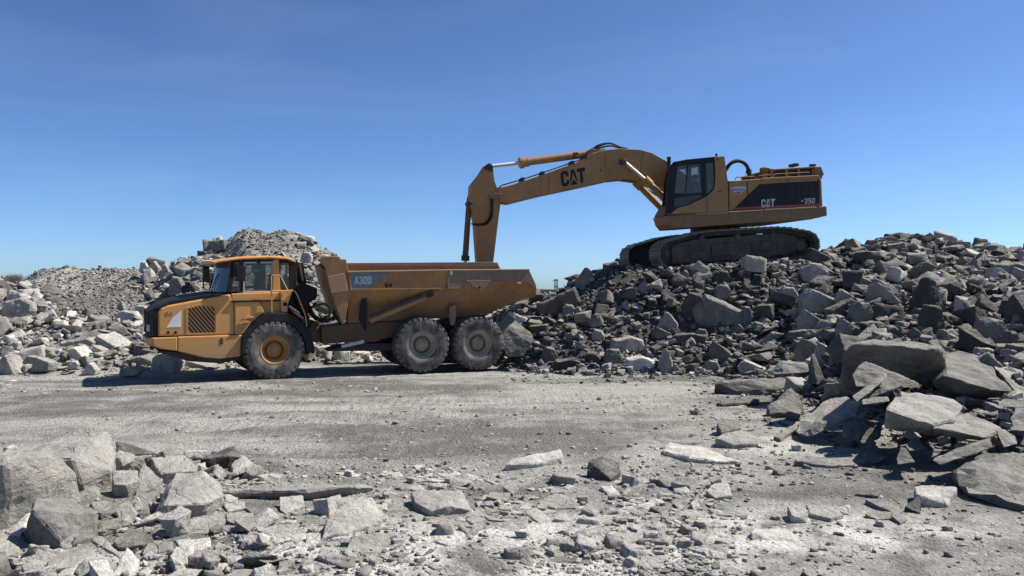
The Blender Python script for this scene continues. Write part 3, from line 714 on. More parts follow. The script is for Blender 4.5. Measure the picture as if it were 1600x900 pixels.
# hitch + rear chassis
mb = MB(TR); mb.prism(P8([(195, 390), (265, 420), (275, 610), (190, 600), (150, 640), (120, 500)], 1.0), 1.0, 1.95); mb.build('hitch', M['frame'], truck, .03)
mb = MB(TR); mb.prism(P8([(265, 455), (480, 430), (700, 395), (730, 400), (1200, 405), (1200, 560), (980, 560), (745, 605), (690, 600), (300, 625), (270, 600)], .85), .85, 2.05); mb.build('rear_chassis', M['frame'], truck, .03)
mb = MB(TR); mb.prism(P8([(330, 700), (460, 655), (720, 625), (1200, 610), (1200, 690), (450, 700)], .9), .9, 2.0); mb.build('crossmember', M['steel_dark'], truck, .02)
mb = MB(TR); mb.prism(P8([(470, 640), (690, 585), (705, 600), (700, 620), (480, 668)], .5), .5, .62); mb.build('tool_bar', M['letter_grey'], truck, .01)
ax0 = P2([(640, 560)], .9)[0]; ax1 = P2([(1330, 560)], .9)[0]
mb = MB(TR)
for px_ in (661.5, 749): u, v = TR.uv(px_, 536, 0); mb.tube([(u, .4, Rw), (u, 2.5, Rw)], .16, 14); mb.lathe([(.3, 1.2), (.34, 1.3), (.34, 1.6), (.3, 1.7)], u, Rw, 20)
u0 = TR.uv(661.5, 536, 0)[0]; u1 = TR.uv(749, 536, 0)[0]
mb.prism([(u0 - .2, .75), (u1 + .2, .75), (u1 + .2, 1.0), (u0 + .8, 1.15), (u0 - .2, 1.0)], .72, .9); mb.prism([(u0 - .2, .75), (u1 + .2, .75), (u1 + .2, 1.0), (u0 + .8, 1.15), (u0 - .2, 1.0)], 2.0, 2.18); mb.build('bogie_beam', M['steel_dark'], truck, .02)
mb = MB(TF); u, v = TF.uv(430, 549, 0); mb.tube([(u, .4, Rw), (u, 2.5, Rw)], .18, 14); mb.lathe([(.3, 1.2), (.36, 1.3), (.36, 1.6), (.3, 1.7)], u, Rw, 20); mb.build('front_axle', M['steel_dark'], truck)
# hoses at the joint
def hose(pts, r, mat, conv=c8, fr=TR, name='hose', par=None):
    mb = MB(fr); mb.curve([fr.p3(*conv([(p[0], p[1])])[0], p[2]) for p in pts], r, 8); return mb.build(name, mat, par or truck, smooth=True)
hose([(130, 205, 1.0), (170, 300, .9), (230, 365, .85), (330, 385, .85), (420, 350, .9)], .045, M['black'])
hose([(110, 240, 1.3), (180, 340, 1.2), (250, 390, 1.1), (350, 395, 1.0), (470, 330, 1.0), (500, 240, 1.1), (440, 230, 1.3)], .05, M['black'])
hose([(150, 270, 1.4), (220, 240, 1.3), (300, 225, 1.2), (350, 270, 1.1), (350, 340, 1.1), (300, 360, 1.2)], .04, M['hose_yellow'])
hose([(235, 240, .9), (290, 290, .85), (240, 350, .85), (230, 430, .9), (232, 480, 1.0)], .018, M['hose_yellow'])
hose([(470, 230, .8), (420, 260, .75), (400, 330, .75), (450, 400, .8), (475, 440, .9)], .035, M['black'])
mb = MB(TR)
for (x, y) in ((245, 435), (285, 430), (330, 425), (385, 345), (410, 385), (225, 470), (360, 405)): 
    p = TR.p3(*c8([(x, y)])[0], .85); mb.tube([p, p + Vector((.05, 0, .06))], .028, 8)
mb.build('hose_fitting', M['letter_grey'], truck)
# --- dump body
st = [  # x, rim y, fold y, bottom y (near plane, w of bottom)
 (262, 182, 297, 512), (420, 180, 295, 500), (900, 172, 288, 478), (1010, 171, 284, 474), (1180, 170, 262, 440), (1330, 169, 250, 376), (1418, 168, 244, 352), (1462, 262, 290, 345)]
ROLL = .30
secN = []
for i, (x, yr, yf, yb) in enumerate(st):
    ur, vr = P2([(x, yr)], 0)[0]; uf, vf = P2([(x if i < 7 else 1467, yf)], 0)[0]; ub, vb_ = P2([(x, yb)], .75)[0]
    secN.append((ur, vr, uf, vf, ub, vb_))
def bedsec(i, inset):
    ur, vr, uf, vf, ub, vb_ = secN[i]; g = inset
    lift = lambda w_: ROLL * w_ / FW
    fd = .05 if i == 7 else 0     # tail lip tucks in a little
    return [(ur, 0 + g, vr), (uf, 0 + g, vf + g * .5), (ub, .75 + g * .8, vb_ + g), (ub, 2.15 - g * .8, vb_ + g + lift(1.6)),
            (uf - .0, FW - g, vf + g * .5 + lift(FW)), (ur, FW - g, vr + lift(FW))]
mb = MB(TR); b = mb.bm
out_ = [[b.verts.new(p) for p in bedsec(i, 0)] for i in range(8)]
inn_ = [[b.verts.new(p) for p in bedsec(i, .07)] for i in range(8)]
for i in range(7):
    for j in range(5):
        mb.face([out_[i][j], out_[i][j + 1], out_[i + 1][j + 1], out_[i + 1][j]])
        mb.face([inn_[i][j], inn_[i + 1][j], inn_[i + 1][j + 1], inn_[i][j + 1]])
    for j in (0, 5): mb.face([out_[i][j], out_[i + 1][j], inn_[i + 1][j], inn_[i][j]])
for j in range(5): mb.face([out_[7][j], out_[7][j + 1], inn_[7][j + 1], inn_[7][j]])
mb.face(out_[0]); mb.face(inn_[0][::-1])
bed = mb.build('dump_body', M['bed'], truck, .012)
# rim rails near and far
mb = MB(TR)
r0 = P2([(258, 178), (895, 168), (895, 176), (258, 188)], 0); r1 = P2([(895, 168), (1420, 164), (1420, 172), (895, 176)], 0)
mb.prism(r0, -.05, .1); mb.prism(r1, -.05, .1); mb.build('rim_rail', M['bedrim'], bed, .01)
mb = MB(TR)
fr_ = [(u, v + ROLL) for u, v in P2([(258, 178), (1380, 166), (1420, 176), (1420, 200), (258, 200)], 0)]
mb.prism(fr_, FW - .1, FW + .05); mb.build('rim_rail', M['bed_dirty'], bed, .01)
mb = MB(TR)
mb.prism([(u, v) for u, v in P2([(900, 176), (1418, 172), (1462, 268), (1440, 268), (1392, 240), (1010, 246), (1000, 284), (900, 286)], -.012)], -.022, -.006); mb.build('scraped_panel', M['bed_dirty'], bed)
# gussets and details on the side
mb = MB(TR); mb.prism(P2([(1013, 236), (1176, 236), (1172, 246), (1120, 300), (1104, 306), (1088, 298), (1020, 246)], -.03), -.06, .05); gs = mb.build('lift_bracket', M['bed_dirty'], bed, .008)
mb = MB(TR); mb.lathe([(.035, -.06), (.035, -.075), (.01, -.075)], *P2([(1102, 284)], -.06)[0], 12); mb.build('pin_hole', M['black'], gs)
mb = MB(TR); mb.prism(P2([(893, 172), (900, 172), (905, 286), (896, 286)], -.02), -.035, .02)
mb.build('side_rib', M['bed'], bed, .004)
mb = MB(TR); mb.prism(P2([(262, 186), (272, 186), (283, 300), (272, 300)], -.02), -.04, .05); mb.build('corner_post', M['bed'], bed, .01)
mb = MB(TR); mb.prism(P2([(272, 292), (1005, 284), (1005, 292), (272, 301)], -.01), -.025, .03); mb.build('side_rib', M['bed'], bed, .006)
for pl in ([(915, 178), (928, 178), (928, 202), (915, 202)], [(1344, 248), (1366, 248), (1366, 256), (1344, 256)]):
    mb = MB(TR); mb.prism(P2(pl, -.02), -.03, 0); mb.build('side_marker', M['white'], bed)
mb = MB(TR); mb.prism(P2([(272, 190), (514, 187), (394, 293), (282, 296)], -.005), -.018, -.002); mb.build('model_panel', M['panel'], bed)
lettering(TR, 'model_lettering', 'A30D', P2([(302, 262), (410, 262), (412, 212), (303, 213)], -.018), -.022, M['letter_grey'], bed, gap=.1)
lettering(TR, 'number_lettering', '64', P2([(497, 283), (543, 281), (543, 256), (497, 257)], -.005), -.01, M['decal_black'], bed)
# front wall and spill guard
mb = MB(TR)
fp = P2([(120, 175), (262, 180), (278, 297), (240, 512), (225, 520), (158, 320), (130, 212)], 0)
mb.rings([[(u, .0, v) for u, v in fp], [(u, .05, v) for u, v in fp], [(u, FW, v + ROLL) for u, v in fp]])
fw_ = mb.build('front_wall', M['bed'], bed, .012)
mb = MB(TR)
fp = P2([(72, 100), (108, 83), (205, 84), (213, 101), (248, 103), (262, 180), (255, 186), (128, 212), (110, 150), (76, 112)], 0)
mb.rings([[(u, -.03, v) for u, v in fp], [(u + .42, FW + .03, v + .0) for u, v in fp]])
mb.build('spill_guard', M['bed'], bed, .015)
mb = MB(TR); mb.prism(P2([(130, 212), (236, 190), (262, 300), (258, 304), (155, 322)], -.03), -.05, .02); mb.build('headboard_panel', M['bed_pale'], bed, .012)
# hydraulic tipping cylinder
def cyl(fr, name, p0, p1, r0, r1, mat, par, seg=14): mb = MB(fr); mb.tube([p0, p0.lerp(p1, .999)], [r0, r1], seg); return mb.build(name, mat, par, smooth=True)
pA = TR.p3(*c2([(398, 497)])[0], .22); pB = TR.p3(*c2([(762, 345)])[0], .14); pC = TR.p3(*c2([(820, 318)])[0], .12)
hc = cyl(TR, 'tipping_cylinder', pA, pB, .085, .085, M['bed'], truck)
cyl(TR, 'cylinder_rod', pB, pC, .05, .05, M['steel_dark'], hc)
mb = MB(TR); mb.lathe([(.09, .2), (.09, .02), (.04, .0)], pC.x, pC.z, 16); mb.build('cylinder_pin', M['bed_dirty'], hc)
mb = MB(TR); mb.tube([TR.p3(*c2([(400, 470)])[0], .16), TR.p3(*c2([(700, 348)])[0], .08), TR.p3(*c2([(800, 305)])[0], .05)], .045, 8); mb.build('cylinder_guard', M['steel_dark'], hc)
# black mud flap and support post
mb = MB(TR); mb.prism(P2([(352, 345), (376, 345), (384, 470), (378, 560), (368, 560), (328, 482)], .2), .2, .26); mb.build('mud_flap', M['black'], truck)
mb = MB(TR); mb.tube([TR.p3(*c2([p])[0], .2) for p in ((362, 322), (378, 345), (384, 470), (377, 645))], .022, 8); mb.build('flap_post', M['steel_dark'], truck)
mb = MB(TR); mb.prism(P2([(912, 405), (946, 392), (955, 440), (945, 522), (920, 528), (908, 470)], .25), .25, .33); mb.build('body_prop', M['bed_dirty'], truck, .01)

# ============================================================ EXCAVATOR
c3 = crop(700, 210, 4.0917); c4 = crop(940, 220, 4.2105)
EX = Frame(4.92, 27.0, 14.0)
exc = root_empty('excavator', EX, 'yellow tracked excavator with black cab, parked on top of the dark rubble heap', 'excavator')
def P4(pts, w=0): return EX.P(c4(pts), w)
def P3(pts, w=0): return EX.P(c3(pts), w)
def E3(x, y, w): return EX.p3(*c3([(x, y)])[0], w)
def E4(x, y, w): return EX.p3(*c4([(x, y)])[0], w)
HW0, HW1 = .15, 3.45
# tracks: chain of shoes round a loop traced in the outer plane
loop_px = [(1029.5, 396), (1032, 385), (1038, 378.5), (1046, 374.5), (1060, 371), (1082, 364), (1110, 359.5), (1140, 357.5), (1180, 355.5), (1215, 354), (1235, 355), (1252, 358), (1268, 361), (1276, 366), (1280.5, 373), (1282, 382), (1280, 391), (1274, 398), (1262, 402), (1240, 405), (1180, 409), (1120, 413), (1060, 418), (1046, 419), (1037, 415.5), (1031, 407)]
loop = EX.P(loop_px, 0)
def resample(loop, n):
    P = [Vector(p) for p in loop]; P.append(P[0]); L = [0]
    for a, b_ in zip(P[:-1], P[1:]): L.append(L[-1] + (b_ - a).length)
    out = []
    for k in range(n):
        s_ = L[-1] * k / n; i = max(j for j in range(len(L) - 1) if L[j] <= s_); t = (s_ - L[i]) / (L[i + 1] - L[i]); out.append(P[i].lerp(P[i + 1], t))
    return out, L[-1]
nS = 54; pts_, Lt = resample(loop, nS); cen = sum(pts_, Vector((0, 0))) / nS
def track(w0, w1, far):
    o_ = -.0
    tr_ = MB(EX)
    for k in range(nS):
        p = pts_[k]; d = (pts_[(k + 1) % nS] - pts_[k - 1]).normalized(); nrm = Vector((d.y, -d.x))
        if nrm.dot(p - cen) < 0: nrm = -nrm
        hl = Lt / nS * .47
        q = lambda a, h_: ((p + d * a + nrm * h_).x, (p + d * a + nrm * h_).y)
        tr_.prism([q(-hl, -.055), q(hl, -.055), q(hl, -.03), q(hl * .9, .0), q(hl * .82, .022), q(hl * .70, .022), q(hl * .62, -.026), q(hl * .12, -.028), q(hl * .06, .01), q(-hl * .06, .01), q(-hl * .12, -.028), q(-hl * .64, -.028), q(-hl * .70, -.004), q(-hl * .80, -.004), q(-hl, -.03)], w0, w1)
    t_ = tr_.build('track', M['steel'], exc)
    mb = MB(EX)
    for k in range(nS):
        p = pts_[k]; d = (pts_[(k + 1) % nS] - pts_[k - 1]).normalized(); nrm = Vector((d.y, -d.x))
        if nrm.dot(p - cen) < 0: nrm = -nrm
        hl = Lt / nS * .52; q = lambda a, h_: ((p + d * a + nrm * h_).x, (p + d * a + nrm * h_).y)
        m_ = (w0 + w1) / 2
        for a_, b__ in ((m_ - .16, m_ - .09), (m_ + .09, m_ + .16)): mb.prism([q(-hl, -.20), q(hl, -.20), q(hl, -.056), q(-hl, -.056)], a_, b__)
    mb.build('track_chain', M['steel_dark'], t_)
    m_ = (w0 + w1) / 2
    side0, side1 = w0 + .18, w1 - .18
    mb = MB(EX); mb.prism(P4([(470, 690), (600, 650), (1000, 618), (1180, 604), (1290, 622), (1310, 660), (1290, 740), (700, 800), (480, 810)]), side0 - .03, side1 + .03)
    f_ = mb.build('track_frame', M['track_dusty'], exc, .02)
    for pl in ([(470, 700), (580, 688), (585, 800), (475, 812)], [(735, 680), (905, 668), (905, 745), (735, 760)], [(1000, 668), (1130, 660), (1130, 715), (1005, 725)]):
        mb = MB(EX); mb.prism(P4(pl), side0 - .09, side0); mb.build('frame_cover', M['track_dusty'], f_, .015)
    for (x, y, r) in ((455, 742, .40), (1325, 690, .44)):
        u, v = P4([(x, y)])[0]; nm = 'idler' if x < 1000 else 'sprocket'
        mb = MB(EX)
        if nm == 'sprocket':
            prof = []
            for kk in range(44): a = 2 * math.pi * kk / 44; rr_ = r * (1.0 if kk % 4 < 2 else .88); prof.append((u + rr_ * math.cos(a), v + rr_ * math.sin(a)))
            mb.prism(prof, m_ - .05, m_ + .05); mb.lathe([(.22, m_), (.22, side0 + .02), (.17, side0 - .06), (.05, side0 - .07)], u, v, 24)
        else: mb.lathe([(r * .3, side0), (r * .35, side0 + .04), (r * .82, side0 + .06), (r, side0 + .08), (r, side1 - .08), (r * .3, side1)], u, v, 32)
        mb.build(nm, M['track_dusty'], exc, smooth=True)
    for (x, y) in ((670, 640), (905, 630), (1140, 620)):
        u, v = P4([(x, y)])[0]; mb = MB(EX); mb.lathe([(.05, side0 - .1), (.10, side0 - .08), (.115, side0), (.115, side1), (.05, side1 + .02)], u, v, 18); mb.build('carrier_roller', M['track_dusty'], exc, smooth=True)
    for k in range(7):
        u, v = P4([(545 + k * 112, 820 - k * 11)])[0]; mb = MB(EX); mb.lathe([(.05, side0 - .06), (.11, side0 - .04), (.12, side1), (.05, side1 + .02)], u, v + .05, 16); mb.build('track_roller', M['steel_dark'], exc, smooth=True)
track(0, .85, False); track(2.75, 3.6, True)
mb = MB(EX); mb.prism(P4([(600, 640), (1050, 615), (1050, 740), (600, 770)], .6), .86, 2.74); mb.build('undercarriage', M['steel_dark'], exc, .03)
mb = MB(EX); u, v = P4([(748, 570)], 1.8)[0]
rg = [[(u + r * math.cos(2 * math.pi * k / 40), 1.8 + r * math.sin(2 * math.pi * k / 40), v + z_) for k in range(40)] for r, z_ in ((.86, -.42), (.9, -.2), (.9, -.02), (.8, .15))]
mb.rings(rg); mb.build('swing_ring', M['steel_dark'], exc, smooth=True)
# house frame / deck
hf = P4([(432, 490), (830, 464), (1425, 431), (1484, 428), (1488, 492), (1380, 517), (1150, 532), (925, 546), (575, 572), (478, 578), (450, 545)], HW0)
mb = MB(EX); mb.prism(hf, HW0 + .02, 1.36); mb.build('deck', M['cat_dirty'], exc, .03)
cut = [(max(u, hf[0][0] + 2.5), v) for u, v in hf]; cut = [p for i, p in enumerate(cut) if i == 0 or p != cut[i - 1]]
mb = MB(EX); mb.prism(cut, 1.36, HW1); mb.build('deck', M['cat_dirty'], exc, .0)
mb = MB(EX); mb.prism([(hf[0][0] + .6, hf[-1][1] + .1), (hf[0][0] + 2.5, hf[-1][1] + .05), (hf[0][0] + 2.5, hf[-1][1] + .75), (hf[0][0] + .9, hf[-1][1] + .75)], 1.45, 2.2); mb.build('boom_foot_bracket', M['cat_dirty'], exc, .02)
# bright beaded edge above deck
mb = MB(EX); mb.prism(P4([(620, 478), (1060, 453), (1060, 459), (620, 486)], HW0), HW0 - .04, HW0 + .1); mb.prism(P4([(1068, 450), (1410, 434), (1412, 441), (1068, 458)], HW0), HW0 - .04, HW0 + .1); mb.build('step_ledge', M['bedrim'], exc, .01)
# engine house
eh = P4([(832, 264), (1050, 252), (1432, 236), (1434, 430), (836, 462)], HW0)
mb = MB(EX); mb.prism(eh, HW0 + .03, HW1 - .05); eng = mb.build('engine_house', M['cat'], exc, .05, seg=3)
mb = MB(EX); mb.prism(P4([(1055, 244), (1430, 226), (1434, 246), (1055, 264)], HW0), HW0 - .01, HW0 + .6); mb.prism(P4([(832, 264), (1050, 250), (1050, 262), (832, 276)], HW0), HW0, HW0 + .5); mb.build('top_ledge', M['cat'], eng, .015)
mb = MB(EX); mb.prism(P4([(1040, 286), (1225, 274), (1434, 264), (1436, 430), (862, 458)], HW0), HW0 + .012, HW0 + .05); bp = mb.build('side_panel', M['decal_black'], eng)
mb = MB(EX); mb.prism(P4([(880, 440), (1436, 412), (1436, 428), (864, 456)], HW0), HW0 + .002, HW0 + .02); mb.build('red_stripe', M['red'], eng)
mb = MB(EX)
for r_ in range(14):
    y = 285 + r_ * 9.2
    for (xa, xb) in ((1232, 1278), (1284, 1356), (1362, 1400)):
        dy = -(xa - 1232) * .04
        mb.prism(P4([(xa, y + dy), (xb, y + dy - (xb - xa) * .04), (xb, y + dy + 2.6 - (xb - xa) * .04), (xa, y + dy + 2.6)], HW0), HW0 - .003, HW0 + .02)
mb.build('louvre_grille', M['steel_dark'], bp)
lettering(EX, 'brand_lettering', 'CΛT', P4([(1050, 438), (1138, 432), (1142, 380), (1050, 386)], HW0), HW0 - .003, M['letter_grey'], bp, gap=.06)
lettering(EX, 'model_lettering', '350', P4([(1334, 414), (1402, 410), (1404, 376), (1334, 380)], HW0), HW0 - .006, M['letter_grey'], bp, gap=.14)
mb = MB(EX); u, v = P4([(1320, 396)], HW0)[0]; mb.box(u - .03, u + .03, HW0 - .006, HW0 + .01, v - .025, v + .03); mb.build('model_dot', M['letter_grey'], bp)
for pl in ([(960, 262), (962, 262), (966, 452), (963, 452)], [(1222, 250), (1225, 250), (1226, 264), (1223, 264)]):
    mb = MB(EX); mb.prism(P4(pl, HW0), HW0 + .005, HW0 + .04); mb.build('door_seam', M['decal_black'], eng)
for (x, y) in ((950, 400), (1215, 350)):
    mb = MB(EX); mb.prism(P4([(x, y), (x + 7, y), (x + 7, y + 16), (x, y + 16)], HW0), HW0 - .02, HW0 + .03); mb.build('door_latch', M['steel_dark'], eng, .004)
# shield badge
mb = MB(EX); mb.prism(P4([(848, 312), (872, 302), (935, 300), (956, 308), (946, 326), (904, 354), (862, 330)], HW0), HW0 + .016, HW0 + .03); bd = mb.build('badge', M['letter_grey'], eng)
mb = MB(EX); mb.prism(P4([(884, 336), (922, 334), (903, 351)], HW0), HW0 + .010, HW0 + .02); mb.build('badge_red', M['red'], bd)
mb = MB(EX)
for k in range(6):
    x = 862 + k * 14; mb.prism(P4([(x, 330), (x + 2, 314), (x + 9, 313), (x + 10, 329), (x + 7, 329), (x + 5, 320), (x + 3, 330)], HW0), HW0 + .009, HW0 + .02)
mb.build('badge_marks', M['blue'], bd)
# counterweight, rounded
rings = []
cwp = P4([(1434, 233), (1465, 238), (1476, 260), (1484, 430), (1487, 492), (1436, 506)], HW0)
for wv, du in ((HW0 + .03, -.18), (HW0 + .2, -.04), (HW0 + .6, .08), (1.8, .2), (HW1 - .6, .08), (HW1 - .2, -.04), (HW1 - .03, -.18)):
    rings.append([((u + (du if i in (1, 2, 3, 4) else 0)), wv, v) for i, (u, v) in enumerate(cwp)])
mb = MB(EX); mb.rings(rings); mb.build('counterweight', M['cat_dirty'], exc, .03)
# top: engine hood frame
mb = MB(EX)
w0_, w1_ = .9, 3.0
mb.prism(P4([(1112, 186), (1440, 166), (1448, 176), (1112, 197)], w0_), w0_, w1_)
for x in (1115, 1210, 1290, 1385, 1435): mb.prism(P4([(x, 184), (x + 16, 183), (x + 18, 250), (x, 250)], w0_), w0_, w0_ + .08); mb.prism(P4([(x, 184), (x + 16, 183), (x + 18, 250), (x, 250)], w0_), w1_ - .08, w1_)
mb.build('hood_frame', M['cat_dirty'], exc, .015)
mb = MB(EX); mb.prism(P4([(1120, 196), (1430, 178), (1450, 240), (1120, 250)], w0_), w0_ + .12, w1_ - .12); mb.build('radiator_hood', M['steel_dark'], exc, .02)
mb = MB(EX); mb.prism(P4([(1395, 170), (1440, 168), (1462, 228), (1400, 232)], w0_), w0_ - .05, w1_); mb.build('rear_hood', M['cat_dirty'], exc, .03)
mb = MB(EX); p = E4(1075, 178, 1.2)
zz = lambda y: E4(1075, y, 1.2).z
ring_ = lambda r, z_: [(p.x + r * math.cos(2 * math.pi * k / 24), 1.2 + r * math.sin(2 * math.pi * k / 24), z_) for k in range(24)]
mb.rings([ring_(.13, zz(252)), ring_(.13, zz(215)), ring_(.17, zz(206)), ring_(.19, zz(200)), ring_(.19, zz(182)), ring_(.15, zz(176)), ring_(.03, zz(174))]); mb.build('pre_cleaner', M['cat_dirty'], exc, smooth=True)
mb = MB(EX)
mb.tube([E4(x, y, .9) for x, y in ((1130, 225), (1150, 218), (1365, 207), (1370, 222))], .018, 8)
mb.tube([E4(x, y, .5) for x, y in ((878, 256), (886, 240), (1005, 234), (1018, 252))], .018, 8)
mb.tube([E4(x, y, .5) for x, y in ((1025, 250), (1034, 230), (1110, 222), (1122, 244))], .018, 8)
mb.build('top_handrail', M['cat_dirty'], exc, smooth=True)
for dw in (0, .22):
    mb = MB(EX); mb.curve([E4(x, y, 1.5 + dw) for x, y in ((790, 235), (815, 195), (845, 153), (885, 133), (925, 138), (955, 165), (970, 205), (970, 250))], .07 if dw == 0 else .06, 10); mb.build('hydraulic_hose', M['black'], exc, smooth=True)
mb = MB(EX); a = E4(968, 206, 1.6); mb.tube([a + Vector((0, 0, .08)), a - Vector((0, 0, .06))], .11, 12); mb.tube([E4(968, 232, 1.6), E4(968, 252, 1.6)], .10, 12); mb.build('hose_clamp', M['steel_dark'], exc)
mb = MB(EX); a = E4(1265, 160, 1.4); mb.box(a.x - .1, a.x + .08, 1.2, 1.6, a.z - .06, a.z + .04); a = E4(1388, 156, 1.6); mb.tube([a - Vector((0, 0, .12)), a + Vector((0, 0, .0))], .13, 14); mb.build('exhaust_cap', M['steel_dark'], exc)
# cab
cab_out = P4([(432, 490), (418, 485), (420, 430), (440, 250), (457, 165), (475, 138), (560, 122), (742, 104), (806, 100), (828, 262), (834, 482)], HW0)
win = P4([(482, 343), (500, 165), (570, 158), (652, 152), (660, 340), (560, 348)], HW0)
win2 = P4([(693, 345), (688, 150), (735, 140), (742, 240), (735, 310), (715, 340)], HW0)
HC1 = 1.32
mb = MB(EX); mb.plate(cab_out, [win, win2], HW0, HW0 + .06); cabn = mb.build('cab_side', M['black'], exc, .01)
mb = MB(EX); mb.prism(win, HW0 + .02, HW0 + .03); mb.prism(win2, HW0 + .02, HW0 + .03); mb.build('side_window', M['glass_exc'], cabn)
SH = .38       # the right side of the cab is set back behind the slanted front
sh = lambda pl: [(u + SH * max(0, min(1, (uC - u) / .8)), v) for u, v in pl]
uC = cab_out[0][0] + 1.2
mb = MB(EX); mb.plate(sh(cab_out), [sh(win), win2], HC1 - .06, HC1); cabf = mb.build('cab_side', M['black'], exc, .01)
mb = MB(EX); mb.prism(sh(win), HC1 - .04, HC1 - .03); mb.prism(win2, HC1 - .04, HC1 - .03); mb.build('side_window', M['glass_exc'], cabf)
mb = MB(EX); mb.prism(P4([(742, 106), (806, 101), (828, 262), (834, 482), (440, 490), (500, 441), (565, 425), (690, 366), (730, 332), (742, 300), (747, 240)], HW0), HW0 - .03, HW0); cy_ = mb.build('cab_panel', M['cat'], exc, .01)
mb = MB(EX); mb.prism(P4([(688, 366), (690, 470), (693, 470), (691, 366)], HW0), HW0 - .034, HW0 - .03); mb.build('panel_gap', M['decal_black'], cy_)
mb = MB(EX); mb.prism(P4([(830, 264), (834, 482), (838, 482), (834, 264)], HW0), HW0 - .036, HW0 + .01); mb.build('panel_gap', M['decal_black'], cy_)
mb = MB(EX); mb.prism(P4([(762, 332), (786, 330), (786, 335), (762, 337)], HW0), HW0 - .036, HW0 - .03); mb.build('door_handle', M['decal_black'], cy_)
mb = MB(EX); mb.prism(P4([(752, 118), (764, 117), (765, 130), (753, 131)], HW0), HW0 - .038, HW0 - .03); mb.build('vent_cap', M['decal_black'], cy_)
mb = MB(EX); mb.prism(P4([(440, 484), (832, 466), (832, 470), (440, 490)], HW0), HW0 - .04, HW0 - .03)
mb.build('panel_gap', M['decal_black'], cy_)
mb = MB(EX); mb.prism(P4([(566, 160), (571, 160), (556, 345), (551, 345)], HW0), HW0 + .01, HW0 + .05); mb.build('window_divider', M['black'], cabn)
mb = MB(EX); mb.prism(P4([(480, 380), (650, 352), (660, 368), (560, 420), (478, 440)], HW0), HW0 - .01, HW0 + .01); mb.build('lower_door_window', M['glass_exc'], cabn)
mb = MB(EX); mb.prism(P4([(478, 452), (498, 450), (498, 468), (478, 470)], HW0), HW0 - .02, HW0 + .01); mb.build('door_latch', M['panel'], cabn)
roof = P4([(457, 165), (475, 138), (560, 122), (742, 104), (806, 100), (808, 112), (742, 118), (560, 136), (482, 152), (466, 172)], HW0)
mb = MB(EX); mb.prism2(roof, HW0 + .06, sh(roof), HC1 - .06); mb.build('cab_roof', M['black'], exc)
mb = MB(EX); mb.prism(P4([(790, 110), (806, 110), (830, 482), (815, 482)], HW0), HW0 + .06, HC1 - .06); mb.prism(P4([(470, 420), (830, 420), (834, 482), (432, 488)], HW0), HW0 + .06, HC1 - .06); mb.build('cab_tub', M['cat_dirty'], exc)
fw0 = P4([(430, 440), (448, 250), (464, 172), (470, 172), (455, 250), (438, 440)], HW0); mb = MB(EX); mb.prism2(fw0, HW0 + .07, sh(fw0), HC1 - .07); mb.build('front_window', M['glass_exc'], exc)
mb = MB(EX); ff = P4([(418, 490), (420, 425), (446, 425), (446, 490)], HW0); mb.prism2(ff, HW0 + .05, [(u + SH, v) for u, v in ff], HC1); mb.build('front_frame', M['black'], exc, .01)
mb = MB(EX); mb.tube([E4(444, 490, .1), E4(420, 480, .1), E4(428, 300, .1), E4(440, 200, .1), E4(440, 150, .1)], .03, 8); a = E4(443, 130, .1); mb.tube([a + Vector((0, 0, .12)), a - Vector((0, 0, .16))], [.07, .06], 10); mb.build('work_light', M['black'], exc)
mb = MB(EX); a = E4(755, 96, .5); mb.tube([a - Vector((0, 0, .06)), a + Vector((0, 0, .06))], .04, 8); mb.build('beacon', M['black'], exc)
mb = MB(EX); a = E4(690, 400, .7); b_ = E4(715, 260, .7); mb.box(a.x - .45, a.x + .05, .5, 1.0, a.z - .12, a.z + .04); mb.prism([(a.x, a.z), (a.x + .12, a.z), (b_.x + .12, b_.z), (b_.x, b_.z)], .5, 1.0); mb.build('seat', M['seat'], exc, .04)
# boom: traced outline, box section
boom_c3 = [(322, 352), (337, 338), (405, 322), (500, 291), (600, 257), (800, 186), (860, 158), (920, 120), (1000, 98), (1100, 90), (1230, 95), (1305, 116), (1392, 165), (1460, 212), (1560, 282), (1680, 390), (1700, 440), (1660, 480), (1600, 450), (1480, 385), (1400, 345), (1300, 324), (1225, 298), (1130, 285), (1040, 294), (860, 335), (600, 390), (450, 428), (400, 440), (335, 433), (318, 372)]
B0, B1 = 1.5, 2.1
mb = MB(EX); mb.prism(P3(boom_c3, B0), B0, B1); boom = mb.build('boom', M['cat'], exc, .02)
under = [(335, 433), (400, 440), (450, 428), (600, 390), (860, 335), (1040, 294), (1130, 285), (1225, 298)]
mb = MB(EX); mb.prism(P3(under + [(x, y - 5) for x, y in reversed(under)], B0), B0 - .03, B1 + .03); mb.build('boom_flange', M['cat'], boom)
lettering(EX, 'brand_lettering', 'CΛT', P3([(728, 336), (882, 306), (874, 210), (716, 240)], B0), B0 - .004, M['decal_black'], boom, gap=.05)
mb = MB(EX); mb.tube([E3(x, y, 1.6) for x, y in ((320, 345), (345, 325), (480, 286), (610, 243), (800, 178), (890, 143), (1000, 92))], .022, 8); mb.tube([E3(x, y, 1.78) for x, y in ((320, 345), (345, 325), (480, 286), (610, 243), (800, 178), (890, 143), (1000, 92))], .022, 8)
mb.build('boom_pipe', M['steel_dark'], boom, smooth=True)
mb = MB(EX)
for x, y in ((480, 290), (610, 250), (800, 183), (880, 148)): a = E3(x, y, 1.5); mb.box(a.x - .05, a.x + .05, 1.5, 1.9, a.z - .05, a.z + .08)
mb.build('pipe_clamp', M['steel_dark'], boom)
